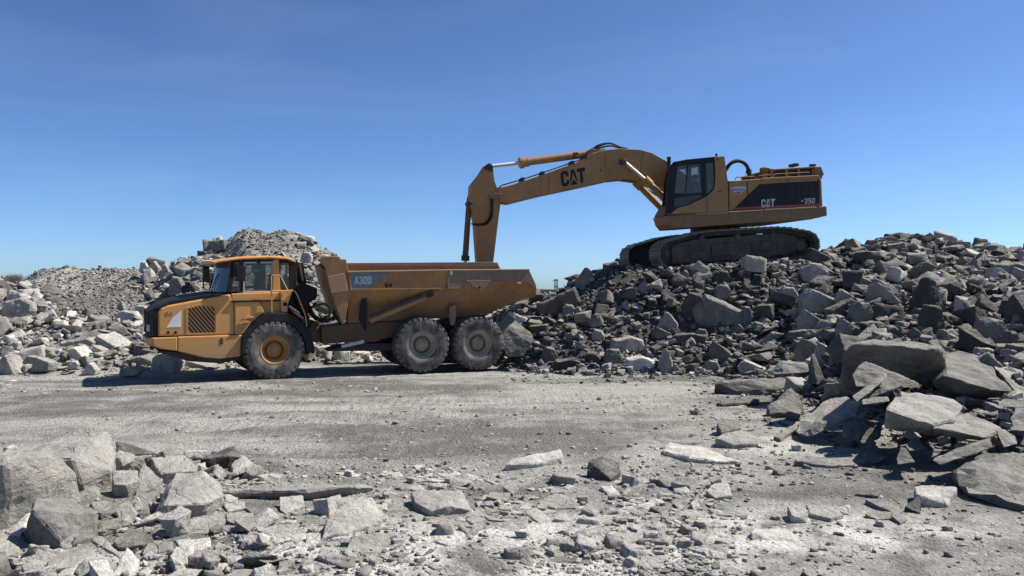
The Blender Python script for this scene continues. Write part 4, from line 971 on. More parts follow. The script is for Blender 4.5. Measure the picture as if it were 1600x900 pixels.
for k, pts in enumerate(([(900, 130), (930, 108), (960, 80), (1000, 62), (1040, 58), (1075, 70), (1110, 84), (1150, 92)], [(910, 118), (940, 110), (970, 88), (1010, 76), (1050, 74), (1090, 86), (1130, 94)], [(895, 105), (920, 95), (960, 70), (1005, 58), (1050, 60), (1080, 72)])):
    mb = MB(EX); mb.curve([E3(x, y, 1.65 + .12 * k) for x, y in pts], .032, 8); mb.build('boom_hose', M['black'], boom, smooth=True)
mb = MB(EX); mb.prism(P3([(885, 160), (890, 105), (915, 90), (945, 98), (1000, 96), (960, 130)], 1.6), 1.55, 1.68); mb.prism(P3([(885, 160), (890, 105), (915, 90), (945, 98), (1000, 96), (960, 130)], 1.6), 1.92, 2.05); mb.build('cylinder_lug', M['cat_dirty'], boom, .01)
for pl in ([(640, 250), (644, 249), (652, 378), (648, 379)], [(1000, 112), (1004, 111), (1016, 296), (1012, 297)], [(1240, 110), (1244, 112), (1226, 292), (1222, 292)]):
    mb = MB(EX); mb.prism(P3(pl, B0), B0 - .006, B0 + .01); mb.build('weld_seam', M['cat_dirty'], boom)
# boom pins
for (x, y, r) in ((1125, 172, .11), (993, 222, .04)):
    mb = MB(EX); u, v = P3([(x, y)], 1.3)[0]; mb.lathe([(r * .5, 1.28 if r > .1 else B0 - .03), (r, 1.30 if r > .1 else B0 - .02), (r, 2.3 if r > .1 else B0 + .1)], u, v, 20); mb.build('boom_pin', M['steel_dark'], boom, smooth=True)
# boom cylinders
for wv in (1.40, 2.22):
    dw = wv - 1.40
    base = E3(1125, 172, 1.40); p1_ = E3(1262, 290, 1.40); p2_ = E3(1410, 440, 1.40); p3_ = E3(1455, 486, 1.40)
    off = Vector((0, dw, 0))
    bc = cyl(EX, 'boom_cylinder', p1_ + off, p3_ + off, .12, .12, M['cat'], exc)
    cyl(EX, 'cylinder_rod', base + off, p1_ + off, .055, .055, M['chrome'], bc)
    mb = MB(EX); dd = (p3_ - p1_).normalized(); mb.tube([p1_ + off - dd * .06, p1_ + off + dd * .26], .155, 14); mb.build('cylinder_gland', M['cat'], bc, .01)
    mb = MB(EX); mb.tube([E3(1290, 285, 1.40) + off, E3(1330, 330, 1.40) + off, E3(1395, 375, 1.40) + off], .025, 8); mb.build('cylinder_pipe', M['black'], bc)
# stick cylinder
sc = cyl(EX, 'stick_cylinder', E3(470, 181, 1.8), E3(905, 122, 1.8), .135, .135, M['cat'], exc, 18)
cyl(EX, 'cylinder_rod', E3(280, 203, 1.8), E3(462, 182, 1.8), .062, .062, M['chrome'], sc)
mb = MB(EX); mb.tube([E3(456, 183, 1.8), E3(478, 180, 1.8)], .20, 18); mb.tube([E3(478, 180, 1.8), E3(512, 175, 1.8)], .17, 18); mb.build('cylinder_gland', M['cat'], sc, .01)
mb = MB(EX); mb.tube([E3(800, 124, 1.6), E3(830, 120, 1.6)], .05, 8); mb.tube([E3(798, 148, 1.6), E3(828, 143, 1.6)], .04, 8); mb.build('cylinder_clamp', M['steel_dark'], sc)
# stick
stick_c3 = [(258, 184), (282, 194), (292, 240), (300, 300), (322, 352), (338, 436), (326, 520), (291, 812), (262, 1120), (248, 1160), (225, 1160), (210, 1120), (188, 812), (170, 560), (152, 480), (130, 425), (140, 390), (145, 325), (200, 255), (235, 200)]
S0, S1 = 1.58, 2.02
mb = MB(EX); mb.prism(P3(stick_c3, S0), S0, S1); stick = mb.build('stick', M['cat'], exc, .02)
mb = MB(EX); mb.prism(P3([(224, 215), (258, 184), (284, 194), (290, 240), (255, 232)], S0), S0 - .03, S0); mb.prism(P3([(224, 215), (258, 184), (284, 194), (290, 240), (255, 232)], S0), S1, S1 + .03); mb.build('stick_lug', M['steel_dark'], stick, .008)
mb = MB(EX)
for x, y, r in ((264, 200, .075), (300, 392, .11), (141, 438, .08)): u, v = P3([(x, y)], S0)[0]; mb.lathe([(r * .5, S0 - .10), (r, S0 - .08), (r, S1 + .08), (r * .5, S1 + .1)], u, v, 18)
mb.build('stick_pin', M['steel_dark'], stick, smooth=True)
mb = MB(EX); mb.prism(P3([(270, 385), (300, 375), (345, 378), (345, 402), (310, 415), (275, 412)], 1.4), 1.44, 1.52); mb.build('boom_fork', M['cat_dirty'], boom, .01)
for k in (0, 1):
    mb = MB(EX); mb.curve([E3(x + k * 8, y + k * 5, 1.5) for x, y in ((300, 385), (280, 400), (276, 440), (276, 500), (262, 540), (235, 568), (190, 575), (148, 571))], .026, 8); mb.build('stick_hose', M['black'], stick, smooth=True)
# bucket cylinder and linkage, bucket behind the truck
bcy = cyl(EX, 'bucket_cylinder', E3(133, 450, 1.8), E3(111, 780, 1.8), .095, .105, M['frame'], exc, 16)
mb = MB(EX); mb.tube([E3(133, 402, 1.8), E3(133, 455, 1.8)], [.06, .1], 12); mb.build('cylinder_eye', M['steel_dark'], bcy)
mb = MB(EX); mb.tube([E3(112, 775, 1.8), E3(110, 808, 1.8)], .14, 14); mb.build('cylinder_gland', M['steel_dark'], bcy)
cyl(EX, 'cylinder_rod', E3(110, 808, 1.8), E3(104, 960, 1.8), .055, .055, M['chrome'], bcy)
mb = MB(EX); mb.tube([E3(104, 960, 1.62), E3(200, 1010, 1.62)], .06, 10); mb.tube([E3(104, 960, 1.98), E3(200, 1010, 1.98)], .06, 10); mb.tube([E3(104, 960, 1.62), E3(160, 1160, 1.62)], .06, 10); mb.tube([E3(104, 960, 1.98), E3(160, 1160, 1.98)], .06, 10); mb.build('bucket_linkage', M['cat_dirty'], exc)
bk = P3([(236, 1150), (160, 1155), (95, 1210), (75, 1300), (105, 1400), (190, 1440), (290, 1425)], 1.0)
inner_ = [(u + (.05 if i > 1 else .02), v + (.06 if i > 3 else -.02)) for i, (u, v) in enumerate(bk)]
mb = MB(EX); mb.prism(bk + list(reversed(inner_)), 1.05, 2.55); mb.prism(bk, 1.03, 1.08); mb.prism(bk, 2.52, 2.57)
tip = P3([(290, 1425)], 1.0)[0]
for k in range(5): w_ = 1.15 + k * .3; mb.prism([tip, (tip[0] + .22, tip[1] + .03), (tip[0], tip[1] + .07)], w_ - .05, w_ + .05)
mb.build('bucket', M['steel_dark'], exc)

# ============================================================ PEOPLE in the cabs
def seated_person(name, fr, hip, label, reach, cloth, lean=0.0, cap=True):
    """skeleton grown with a skin modifier; local x is towards the rear of the machine"""
    J = {}
    def add(k, p, r, par): J[k] = (Vector(p), r, par)
    add('pelvis', (0, 0, 0), .15, None); add('belly', (.01 - lean * .3, 0, .17), .14, 'pelvis'); add('chest', (.0 - lean * .7, 0, .38), .16, 'belly')
    add('neck', (-.02 - lean, 0, .54), .06, 'chest'); add('jaw', (-.05 - lean * 1.2, 0, .63), .075, 'neck'); add('skull', (-.04 - lean * 1.2, 0, .73), .10, 'jaw'); add('nose', (-.155 - lean * 1.2, 0, .675), .014, 'jaw')
    for s, t in ((-1, 'l'), (1, 'r')):
        add('sh' + t, (-.0 - lean * .8, s * .19, .46), .065, 'chest'); add('el' + t, (-.08 - lean * .6, s * .25, .22), .048, 'sh' + t)
        add('wr' + t, (reach[0], s * .20, reach[1]), .032, 'el' + t); add('pa' + t, (reach[0] - .07, s * .19, reach[1] + .01), .038, 'wr' + t)
        for f in range(4): add('f%d%s' % (f, t), (reach[0] - .14 - .008 * (f % 2), s * (.16 + f * .022), reach[1] - .012), .011, 'pa' + t)
        add('th' + t, (reach[0] - .07, s * .14, reach[1] + .03), .012, 'wr' + t)
        add('hp' + t, (-.05, s * .1, -.02), .11, 'pelvis'); add('kn' + t, (-.42, s * .14, .03), .07, 'hp' + t); add('an' + t, (-.50, s * .14, -.36), .045, 'kn' + t); add('ft' + t, (-.66, s * .15, -.40), .04, 'an' + t)
    ks = list(J); me = bpy.data.meshes.new(name); me.from_pydata([J[k][0] for k in ks], [(ks.index(J[k][2]), ks.index(k)) for k in ks if J[k][2]], [])
    o = link(name, me, cloth)
    o.matrix_world = fr.W @ Matrix.Translation(hip)
    o.modifiers.new('skin', 'SKIN'); sv = me.skin_vertices[0].data
    for i, k in enumerate(ks): sv[i].radius = (J[k][1], J[k][1] * (1.25 if k in ('chest', 'belly', 'pelvis') else 1))
    sv[0].use_root = True
    ss = o.modifiers.new('sub', 'SUBSURF'); ss.levels = ss.render_levels = 2
    tag(o, label, 'person')
    hd = J['skull'][0]
    mb = MB(fr); mb.fr = type('F', (), {'T': Matrix.Identity(4)})()
    bmesh.ops.create_uvsphere(mb.bm, u_segments=20, v_segments=12, radius=.112, matrix=Matrix.Translation(hd + Vector((-.01, 0, -.04))) @ Matrix.Diagonal((.98, .8, 1.15, 1)))
    hm = mb.build('head_skin', M['skin'], o, smooth=True)
    mb = MB(fr); mb.fr = type('F', (), {'T': Matrix.Identity(4)})()
    n_ = 20; c_ = hd + Vector((0, 0, -.0))
    mb.rings([[(c_.x + r * math.cos(2 * math.pi * k / n_) * 1.1, r * .95 * math.sin(2 * math.pi * k / n_), c_.z + z_) for k in range(n_)] for r, z_ in ((.122, -.01), (.122, .04), (.10, .085), (.05, .115), (.01, .12))])
    mb.prism([(c_.x - .10, c_.z - .0), (c_.x - .22, c_.z - .02), (c_.x - .22, c_.z - .01), (c_.x - .10, c_.z + .03)], -.08, .08)
    mb.build('cap', M['cap'], o, smooth=True)
    return o
a = E4(672, 395, .75)
seated_person('person', EX, (a.x - .12, .75, a.z + .06), 'person in a dark cap leaning forward at the controls behind the excavator cab window', (-.5, .22), M['cloth_tan'], .14)
seated_person('person', TF, (su, 1.38, fr_b[1] - .08), 'person in dark clothes sitting at the wheel behind the dump truck door window', (-.42, .22), M['cloth_dark'], .04)
# ============================================================ ROCKS
cA = crop(0, 640, 3.4625); cB = crop(350, 640, 3.4625); cC = crop(700, 640, 3.4625); cD = crop(1000, 520, 3.4625)
cE = crop(1240, 500, 3.75); cF = crop(1200, 700, 4.0); cG = crop(0, 340, 2.857); cH = crop(760, 350, 3.334); cI = crop(1160, 350, 3.334)

def refine(bm, size, bev=.018, target=.085, amp=.022, seed=0, rough=1.0):
    """turn a convex hull into a broken-looking rock: chipped edges, uneven faces"""
    bmesh.ops.dissolve_limit(bm, angle_limit=R(7), verts=bm.verts, edges=bm.edges)
    bmesh.ops.bevel(bm, geom=list(bm.edges), offset=bev * size, segments=1, affect='EDGES', clamp_overlap=True, profile=.5)
    bmesh.ops.triangulate(bm, faces=bm.faces)
    for _ in range(5):
        es = [e for e in bm.edges if e.calc_length() > target * size]
        if not es: break
        bmesh.ops.subdivide_edges(bm, edges=es, cuts=1); bmesh.ops.triangulate(bm, faces=[f for f in bm.faces if len(f.verts) > 3])
    bm.normal_update(); off = Vector((seed * 3.1, seed * 1.7, seed * 5.3)); mv = []
    for v in bm.verts:
        p = v.co / size
        n = mnoise.noise(p * 2.2 + off) * 1.5 + mnoise.noise(p * 6 + off) * .8 + mnoise.noise(p * 15 + off) * .45
        cr = abs(mnoise.noise(p * 3.7 - off)); n -= max(0, .10 - cr) * 5
        # bedding steps
        n += .15 * (round((p.z + mnoise.noise(p * 2 + off) * .08) * 9) / 9 - p.z) * 3 * (1 - abs(v.normal.z))
        mv.append(v.normal * (n * amp * size * rough))
    for v, m_ in zip(bm.verts, mv): v.co += m_

def rock_mesh(name, pts, **kw):
    c_ = sum((Vector(p) for p in pts), Vector()) / len(pts); lo = min(p[2] for p in pts); c_.z = lo
    bm = bmesh.new()
    for p in pts: bm.verts.new(Vector(p) - c_)
    r = bmesh.ops.convex_hull(bm, input=bm.verts)
    bad = list({g for g in r['geom_interior'] + r['geom_unused'] if isinstance(g, bmesh.types.BMVert)})
    bmesh.ops.delete(bm, geom=bad, context='VERTS')
    size = max(max((v.co - u.co).length for u in bm.verts) for v in bm.verts) * .75
    refine(bm, size, seed=random.random() * 9, **kw)
    me = bpy.data.meshes.new(name); bm.to_mesh(me); bm.free(); return me, c_

heroes = []          # world-space discs kept clear of loose blocks
def hero_cols(name, conv, cols, label, mat='rock_pale', g=0.0, **kw):
    """cols: (x, y top, y where that vertical edge meets the ground)"""
    pts = []
    under = kw.pop('under', .45); flat = kw.pop('flat', name == 'flat_rock' or 'top' in label or 'block' in label)
    if flat:       # give the back edge of a level top its true distance
        full = []
        for c_ in cols:
            (px, pt), = conv([(c_[0], c_[1])]); (_, pb), = conv([(c_[0], c_[2])]); z = (CH - g) * F / (pb - 450); full.append((px, pt, pb, z, CH - (pt - 450) / F * z))
        med = sorted(f[2] for f in full)[len(full) // 2]; fr_ = [f for f in full if f[2] >= med]
        H = sorted(f[4] for f in fr_)[len(fr_) * 2 // 3]; zf = min(f[3] for f in fr_); wid = (max(f[0] for f in full) - min(f[0] for f in full)) / F * zf
        for f in full:
            px, pt, pb, z, h_ = f
            if pb < med: z = max(z, min((CH - H) * F / max(60, pt - 450), zf + 1.1 * wid))
            p = at_depth(px, pt, z); pts += [p, Vector((p.x, p.y + (under * max(0, p.z - g) if pb >= med else 0), g - .06))]
        cols = []
    for c_ in cols:
        (px, pt), = conv([(c_[0], c_[1])]); (_, pb), = conv([(c_[0], c_[2])])
        z = (CH - g) * F / (pb - 450); p = at_depth(px, pt, z); pts += [p, Vector((p.x, p.y + (under - .2) * max(0, p.z - g), g - .05))]
    me, c = rock_mesh(name, pts, **kw); o = link(name, me, M[mat]); o.location = c; tag(o, label, name.replace('_', ' ').split()[-1])
    dx = max(abs(p.x - c.x) for p in pts); heroes.append((c.x, c.y, dx)); return o
def hero_z(name, conv, pts, label, mat='rock_dark', **kw):
    P = [at_depth(*conv([(a, b_)])[0], z) for a, b_, z in pts]
    me, c = rock_mesh(name, P, **kw); o = link(name, me, M[mat]); o.location = c; tag(o, label, name.replace('_', ' ').split()[-1])
    dx = max(abs(p.x - c.x) for p in P); heroes.append((c.x, c.y, dx * .9)); return o
_k = [0]
def hero_box(name, conv, x0, y0, x1, y1, label, mat='rock_dark', kind='block', roll=0, depth=.8, z=None, shape=None):
    """a block whose picture box is given; it rests where its foot meets the terrain"""
    (ax, ay), (bx, by) = conv([(x0, y0), (x1, y1)]); cx = (ax + bx) / 2
    if z is None:
        h_ = hit(cx, by - 2); z = h_[1] if h_ else CH * F / max(20, by - 450)
    W_ = (bx - ax) / F * z; H_ = (by - ay) / F * z; D = W_ * depth
    _k[0] += 1; rn = random.Random(_k[0] * 13 + 1)
    base = at_depth(cx, by, z); pts = []
    if kind == 'block': prof = [(-.5, .05), (-.42, .72), (-.2, 1.0), (.28, .92), (.5, .5), (.42, .0), (-.3, -.05)]
    elif kind == 'slab': prof = [(-.5, .3), (-.38, .85), (.1, 1.0), (.46, .8), (.5, .35), (.3, .0), (-.36, .0)]
    elif kind == 'wedge': prof = [(-.5, .0), (-.1, .95), (.04, 1.0), (.5, .35), (.44, .0)]
    elif kind == 'wedge_l': prof = [(.5, .0), (.1, .95), (-.04, 1.0), (-.5, .35), (-.44, .0)]
    elif kind == 'shard': prof = [(-.5, .0), (-.3, .5), (.05, 1.0), (.2, .95), (.5, .3), (.45, 0)]
    elif kind == 'flatl': prof = [(-.5, .55), (-.3, 1.0), (.5, .45), (.46, .12), (-.45, .0)]
    elif kind == 'flatr': prof = [(.5, .55), (.3, 1.0), (-.5, .45), (-.46, .12), (.45, .0)]
    for d, sc in ((0, .82), (.22, 1.0), (.75, .95), (1.0, .7)):
        for a, b_ in prof:
            a += rn.uniform(-.04, .04); b_ += rn.uniform(-.05, .05)
            pts.append(base + Vector((a * W_ * sc, d * D, (b_ * (sc * .4 + .6)) * H_)))
    sink = []
    rr = Matrix.Rotation(R(rn.uniform(-14, 14)), 4, 'Z') ; c0 = base + Vector((0, D / 2, 0))
    pts = [c0 + rr @ (p - c0) for p in pts]
    me, c = rock_mesh(name, pts); o = link(name, me, M[mat]); o.location = c; tag(o, label, name.replace('_', ' ').split()[-1])
    heroes.append((c.x, c.y, W_ * .5)); return o

hc_ = hero_cols
B, S = 'boulder', 'flat_rock'
# --- left foreground
hc_(B, cA, [(-170, 330, 720), (20, 285, 690), (92, 250, 655), (345, 246, 560), (425, 350, 545), (118, 225, 450), (-120, 250, 470), (180, 420, 640)], 'huge pale boulder with a flat front face at the left edge of the foreground')
hc_(S, cA, [(125, 232, 420), (360, 150, 392), (585, 118, 392), (628, 230, 425), (600, 330, 470), (440, 400, 510), (392, 268, 500), (150, 262, 480)], 'long pale slab with a sunlit flat top behind the huge left boulder')
hc_(B, cA, [(120, 690, 735), (172, 545, 760), (195, 480, 700), (330, 476, 660), (500, 530, 680), (526, 565, 705), (520, 690, 730), (350, 735, 775), (200, 740, 770)], 'broad grey boulder with a cracked face in front of the huge left boulder', mat='rock_grey')
hc_(S, cA, [(945, 335, 545), (1110, 330, 545), (1200, 410, 540), (1206, 470, 560), (1112, 510, 600), (890, 518, 650), (812, 585, 640)], 'thick pale slab with a smooth flat top and dark front in the foreground pile', under=1.0)
hc_(S, cA, [(810, 255, 390), (1000, 250, 370), (1075, 300, 390), (1060, 330, 420), (900, 355, 440), (865, 345, 450)], 'pale slab leaning just behind the smooth flat-topped slab')
hc_(B, cA, [(605, 328, 490), (740, 325, 480), (755, 385, 495), (612, 408, 515), (682, 410, 520)], 'small block with a bright top and dark front amid the left foreground pile')
hc_(S, cA, [(775, 280, 440), (880, 375, 465), (830, 425, 495), (728, 470, 515), (715, 400, 470)], 'tilted pale slab lying between the bright-topped block and the flat slab')
hc_(B, cA, [(625, 172, 262), (680, 178, 255), (870, 238, 262), (700, 240, 280), (640, 262, 285)], 'dark shaded wedge at the back of the foreground pile', mat='rock_dark')
hc_(B, cA, [(1080, 268, 310), (1170, 225, 290), (1265, 196, 290), (1315, 260, 305), (1240, 250, 318), (1160, 300, 320)], 'dark jagged boulder behind the right end of the foreground pile', mat='rock_dark')
hc_(S, cA, [(1245, 305, 330), (1300, 240, 290), (1430, 325, 345), (1440, 340, 350), (1300, 335, 352)], 'thin pale slab with a dark front edge beside the dark jagged boulder')
hc_(B, cA, [(615, 545, 625), (690, 486, 600), (745, 560, 610), (752, 612, 635), (655, 602, 640)], 'upright grey block in the gap in front of the bright-topped block', mat='rock_grey')
hc_(B, cA, [(388, 430, 500), (470, 378, 480), (540, 420, 490), (540, 480, 520), (450, 505, 525)], 'squat grey block resting against the right side of the huge left boulder', mat='rock_grey')
hc_(B, cA, [(285, 765, 800), (500, 735, 790), (540, 830, 870), (400, 852, 905), (250, 865, 905), (270, 880, 900)], 'pale block at the bottom edge of the picture below the cracked grey boulder')
hc_(B, cA, [(160, 850, 872), (200, 750, 832), (318, 790, 832), (250, 835, 864)], 'white wedge-shaped chunk under the cracked grey boulder')
hc_(B, cA, [(612, 710, 752), (700, 640, 720), (805, 650, 730), (835, 712, 752), (770, 730, 775), (640, 752, 778)], 'faceted grey block with a white right end in the foreground', mat='rock_grey')
hc_(S, cA, [(493, 680, 722), (560, 680, 728), (672, 792, 800), (650, 802, 815), (500, 712, 742)], 'narrow slab sloping to the right beside the cracked grey boulder')
hc_(S, cA, [(940, 700, 760), (1135, 690, 750), (1140, 740, 770), (1005, 790, 803)], 'square pale block below the smooth flat-topped slab')
hc_(S, cA, [(930, 652, 690), (1060, 580, 640), (1200, 552, 620), (1225, 600, 650), (1180, 672, 692), (1000, 672, 695)], 'low white slab lying in front of the smooth flat-topped slab')
hc_(S, cA, [(-60, 690, 780), (0, 670, 740), (95, 690, 745), (115, 770, 792), (20, 800, 830)], 'flat pale slab cut off by the left edge of the picture')
hc_(S, cA, [(720, 470, 520), (830, 440, 500), (850, 450, 510), (760, 560, 580), (725, 530, 560)], 'narrow shaded slab right of the upright grey block', mat='rock_grey')
hc_(B, cA, [(745, 560, 620), (800, 505, 590), (812, 560, 625), (770, 625, 640)], 'small grey chip right of the upright grey block', mat='rock_grey')
hc_(S, cA, [(20, 660, 690), (160, 555, 640), (170, 570, 640), (110, 690, 720)], 'pale slab wedged under the huge left boulder')
hc_(B, cA, [(490, 500, 560), (590, 490, 550), (600, 540, 575), (520, 560, 590)], 'low grey block under the squat grey block', mat='rock_grey')
hc_(B, cA, [(770, 780, 800), (800, 720, 770), (935, 712, 760), (940, 745, 770), (860, 775, 790)], 'dark-fronted flat block right of the white-ended block', mat='rock_grey')
hc_(B, cA, [(540, 800, 850), (600, 790, 840), (612, 850, 875), (560, 850, 880)], 'white chip at the bottom right of the foreground pile')
hc_(B, cA, [(920, 790, 880), (950, 765, 850), (1010, 860, 890), (960, 880, 900)], 'white pointed chip at the bottom of the foreground pile')
hc_(B, cA, [(1220, 560, 620), (1370, 555, 610), (1385, 590, 625), (1280, 620, 650), (1230, 600, 640)], 'pale flat block at the right end of the foreground pile')
hc_(B, cA, [(1150, 335, 375), (1195, 305, 350), (1215, 325, 365), (1185, 375, 390)], 'grey stub below the dark jagged boulder', mat='rock_grey')
# --- centre left
hc_(S, cB, [(-60, 446, 490), (235, 440, 490), (440, 440, 499), (700, 412, 477), (812, 414, 442), (750, 400, 418), (300, 426, 448)], 'long low ledge with a dark shaded front edge at the rim of the quarry floor', mat='rock_grey', flat=False, under=1.3)
hc_(B, cB, [(553, 600, 700), (690, 468, 600), (800, 470, 605), (860, 560, 630), (850, 605, 655), (660, 665, 722), (520, 700, 735)], 'large tan-tinged boulder with a smooth sunlit face left of centre')
hc_(B, cB, [(648, 780, 820), (690, 690, 760), (940, 660, 720), (948, 705, 745), (860, 790, 812), (720, 835, 852)], 'split pale boulder in front of the tan-tinged boulder')
hc_(S, cB, [(1012, 450, 520), (1070, 428, 495), (1290, 440, 495), (1345, 545, 572), (1220, 518, 592), (1110, 548, 602), (1030, 500, 560)], 'flat-topped white block with gravel on top in the centre foreground')
hc_(B, cB, [(415, 600, 640), (450, 562, 620), (520, 585, 630), (515, 640, 655), (425, 630, 655)], 'small grey cube left of the tan-tinged boulder', mat='rock_grey')
hc_(B, cB, [(440, 730, 755), (455, 665, 730), (520, 668, 730), (500, 740, 760)], 'bright white chunk at the left foot of the tan-tinged boulder')
hc_(B, cB, [(500, 790, 840), (545, 755, 810), (680, 800, 860), (620, 850, 872)], 'jagged white chunk below the bright white chunk')
hc_(S, cB, [(300, 470, 530), (425, 462, 520), (438, 520, 545), (330, 560, 580), (300, 540, 570)], 'pale slab in front of the long dark-edged ledge')
hc_(S, cB, [(320, 690, 730), (430, 668, 715), (460, 700, 725), (360, 725, 740)], 'low pale slab left of the bright white chunk')
hc_(S, cB, [(-10, 500, 550), (110, 495, 540), (118, 530, 560), (20, 552, 580)], 'pale flat block under the left end of the dark-edged ledge')
hc_(B, cB, [(110, 530, 570), (230, 520, 560), (265, 550, 580), (180, 580, 605)], 'dark-fronted block beneath the dark-edged ledge', mat='rock_grey')
hc_(B, cB, [(755, 800, 850), (800, 785, 830), (865, 810, 840), (820, 845, 862)], 'small pale chunk at the foot of the split boulder')
# --- centre
hc_(S, cC, [(308, 296, 320), (345, 262, 306), (610, 215, 270), (617, 258, 285), (480, 290, 306)], 'long tilted plate of pale rock at the front rim of the quarry floor')
hc_(B, cC, [(758, 272, 350), (830, 248, 340), (925, 283, 345), (937, 340, 366), (880, 375, 387), (752, 330, 360)], 'dark cube-shaped boulder at the front of the quarry floor', mat='rock_dark')
hc_(S, cC, [(480, 500, 522), (580, 450, 495), (700, 480, 515), (692, 528, 545), (580, 535, 550)], 'flat light slab with a shaded edge in the centre foreground')
hc_(S, cC, [(155, 705, 716), (235, 620, 690), (432, 570, 650), (428, 680, 697), (330, 690, 706)], 'thin white sheet of rock lying flat in the centre foreground')
hc_(B, cC, [(385, 820, 850), (425, 772, 830), (468, 820, 845), (455, 855, 865)], 'upright grey chip near the bottom of the centre foreground', mat='rock_grey')
hc_(S, cC, [(542, 820, 850), (590, 788, 830), (700, 795, 830), (690, 820, 850), (600, 850, 858)], 'rounded flat slab near the bottom edge in the centre', mat='rock_grey')
hc_(S, cC, [(1022, 835, 862), (1050, 795, 845), (1190, 785, 840), (1195, 865, 880), (1110, 862, 884)], 'pale rectangular slab lying alone on gravel at the bottom of the picture')
hc_(B, cC, [(1135, 375, 410), (1150, 355, 400), (1245, 365, 405), (1230, 420, 430), (1180, 415, 427)], 'grey brick-shaped block right of the dark cube', mat='rock_grey')
hc_(B, cC, [(1245, 395, 420), (1355, 385, 415), (1370, 420, 430), (1270, 425, 434)], 'second brick-shaped block, touching the grey one on its left', mat='rock_grey')
hc_(S, cC, [(1232, 570, 590), (1300, 540, 575), (1400, 550, 580), (1395, 585, 595)], 'flat white slab right of the centre foreground')
hc_(S, cC, [(568, 590, 620), (600, 555, 600), (740, 580, 610), (700, 615, 625)], 'flat pale slab in front of the shaded-edge slab')
hc_(S, cC, [(420, 560, 600), (470, 520, 570), (560, 590, 610), (500, 620, 640)], 'pale slab propped up beside the thin white sheet')
hc_(S, cC, [(205, 470, 500), (240, 445, 480), (340, 450, 480), (320, 495, 505)], 'grey plate in the rubble right of the flat-topped white block', mat='rock_grey')
hc_(B, cC, [(300, 420, 450), (345, 385, 430), (385, 430, 455), (350, 455, 465)], 'small pale wedge behind the thin white sheet', mat='rock_grey')
hc_(S, cC, [(550, 710, 735), (600, 690, 720), (700, 710, 730), (640, 742, 750)], 'curved white plate below the centre foreground slabs')
hc_(S, cC, [(430, 690, 705), (530, 660, 690), (590, 650, 680), (490, 700, 712)], 'shaded sliver beside the thin white sheet', mat='rock_grey')
hc_(B, cC, [(730, 700, 725), (765, 685, 712), (790, 715, 730), (760, 728, 738)], 'small dark chip right of the curved white plate', mat='rock_grey')
hc_(B, cC, [(1310, 500, 540), (1350, 480, 525), (1365, 530, 550), (1330, 545, 558)], 'small upright chip behind the flat white slab')
# --- right middle
hc_(S, cD, [(122, 640, 672), (155, 588, 635), (350, 620, 665), (565, 690, 700), (420, 692, 705), (260, 672, 692)], 'long white wedge of rock tapering to the right with a dark front edge')
hc_(B, cD, [(408, 570, 612), (440, 545, 590), (545, 522, 575), (640, 555, 590), (642, 600, 615), (500, 605, 622)], 'pale rounded block lying alone in front of the slabs at right')
hc_(S, cD, [(398, 265, 332), (520, 260, 330), (700, 240, 312), (882, 228, 300), (880, 250, 318), (805, 310, 332), (525, 325, 336)], 'long dark horizontal slab resting at the left end of the slab heap', mat='rock_dark')
hc_(S, cD, [(412, 378, 392), (560, 355, 378), (650, 350, 370), (640, 372, 386), (450, 388, 396)], 'thin dark plate lying under the long horizontal slab', mat='rock_dark')
hc_(B, cD, [(688, 395, 440), (815, 287, 420), (882, 378, 438), (850, 432, 455), (700, 435, 458)], 'peaked block with a sunlit top in front of the long horizontal slab', mat='rock_grey')
hero_z(S, cD, [(835, 540, 13.0), (940, 560, 12.7), (1000, 480, 12.8), (1180, 450, 12.9), (1187, 405, 13.1), (1120, 340, 13.9), (1050, 345, 14.1), (960, 400, 13.8), (860, 480, 13.3), (900, 570, 12.8), (1100, 470, 13.4)], 'broad rough slab tilted down to the left in the slab heap', mat='rock_grey')
hero_z(B, cD, [(905, 270, 14.6), (925, 115, 14.8), (945, 110, 14.9), (1000, 250, 14.6), (960, 280, 14.5), (940, 200, 15.2), (985, 280, 15.1)], 'pointed shard standing upright at the left of the slab heap')
hc_(B, cD, [(355, 850, 890), (400, 812, 865), (475, 808, 860), (498, 880, 898), (400, 890, 905)], 'white block lying alone on the gravel right of centre')
hc_(B, cD, [(790, 430, 470), (830, 400, 455), (870, 415, 460), (865, 465, 478)], 'small dark rounded block beside the peaked block', mat='rock_dark')
hc_(B, cD, [(418, 490, 545), (450, 462, 530), (530, 475, 525), (545, 520, 540), (440, 540, 555)], 'small grey block left of the peaked block', mat='rock_grey')
hc_(S, cD, [(720, 560, 580), (840, 490, 540), (860, 505, 548), (760, 575, 590)], 'narrow slab tilted upward to the right in front of the slab heap', mat='rock_grey')
hc_(S, cD, [(840, 690, 715), (880, 660, 690), (1150, 690, 705), (1175, 715, 722), (1000, 718, 725)], 'low shaded ledge in front of the slab heap', mat='rock_grey')
hero_z(B, cD, [(690, 230, 16.8), (770, 155, 16.9), (905, 165, 17), (910, 215, 16.8), (780, 225, 16.6), (760, 150, 17.6), (890, 160, 17.7)], 'flat block with a bright sunlit top behind the long horizontal slab', mat='rock_grey')
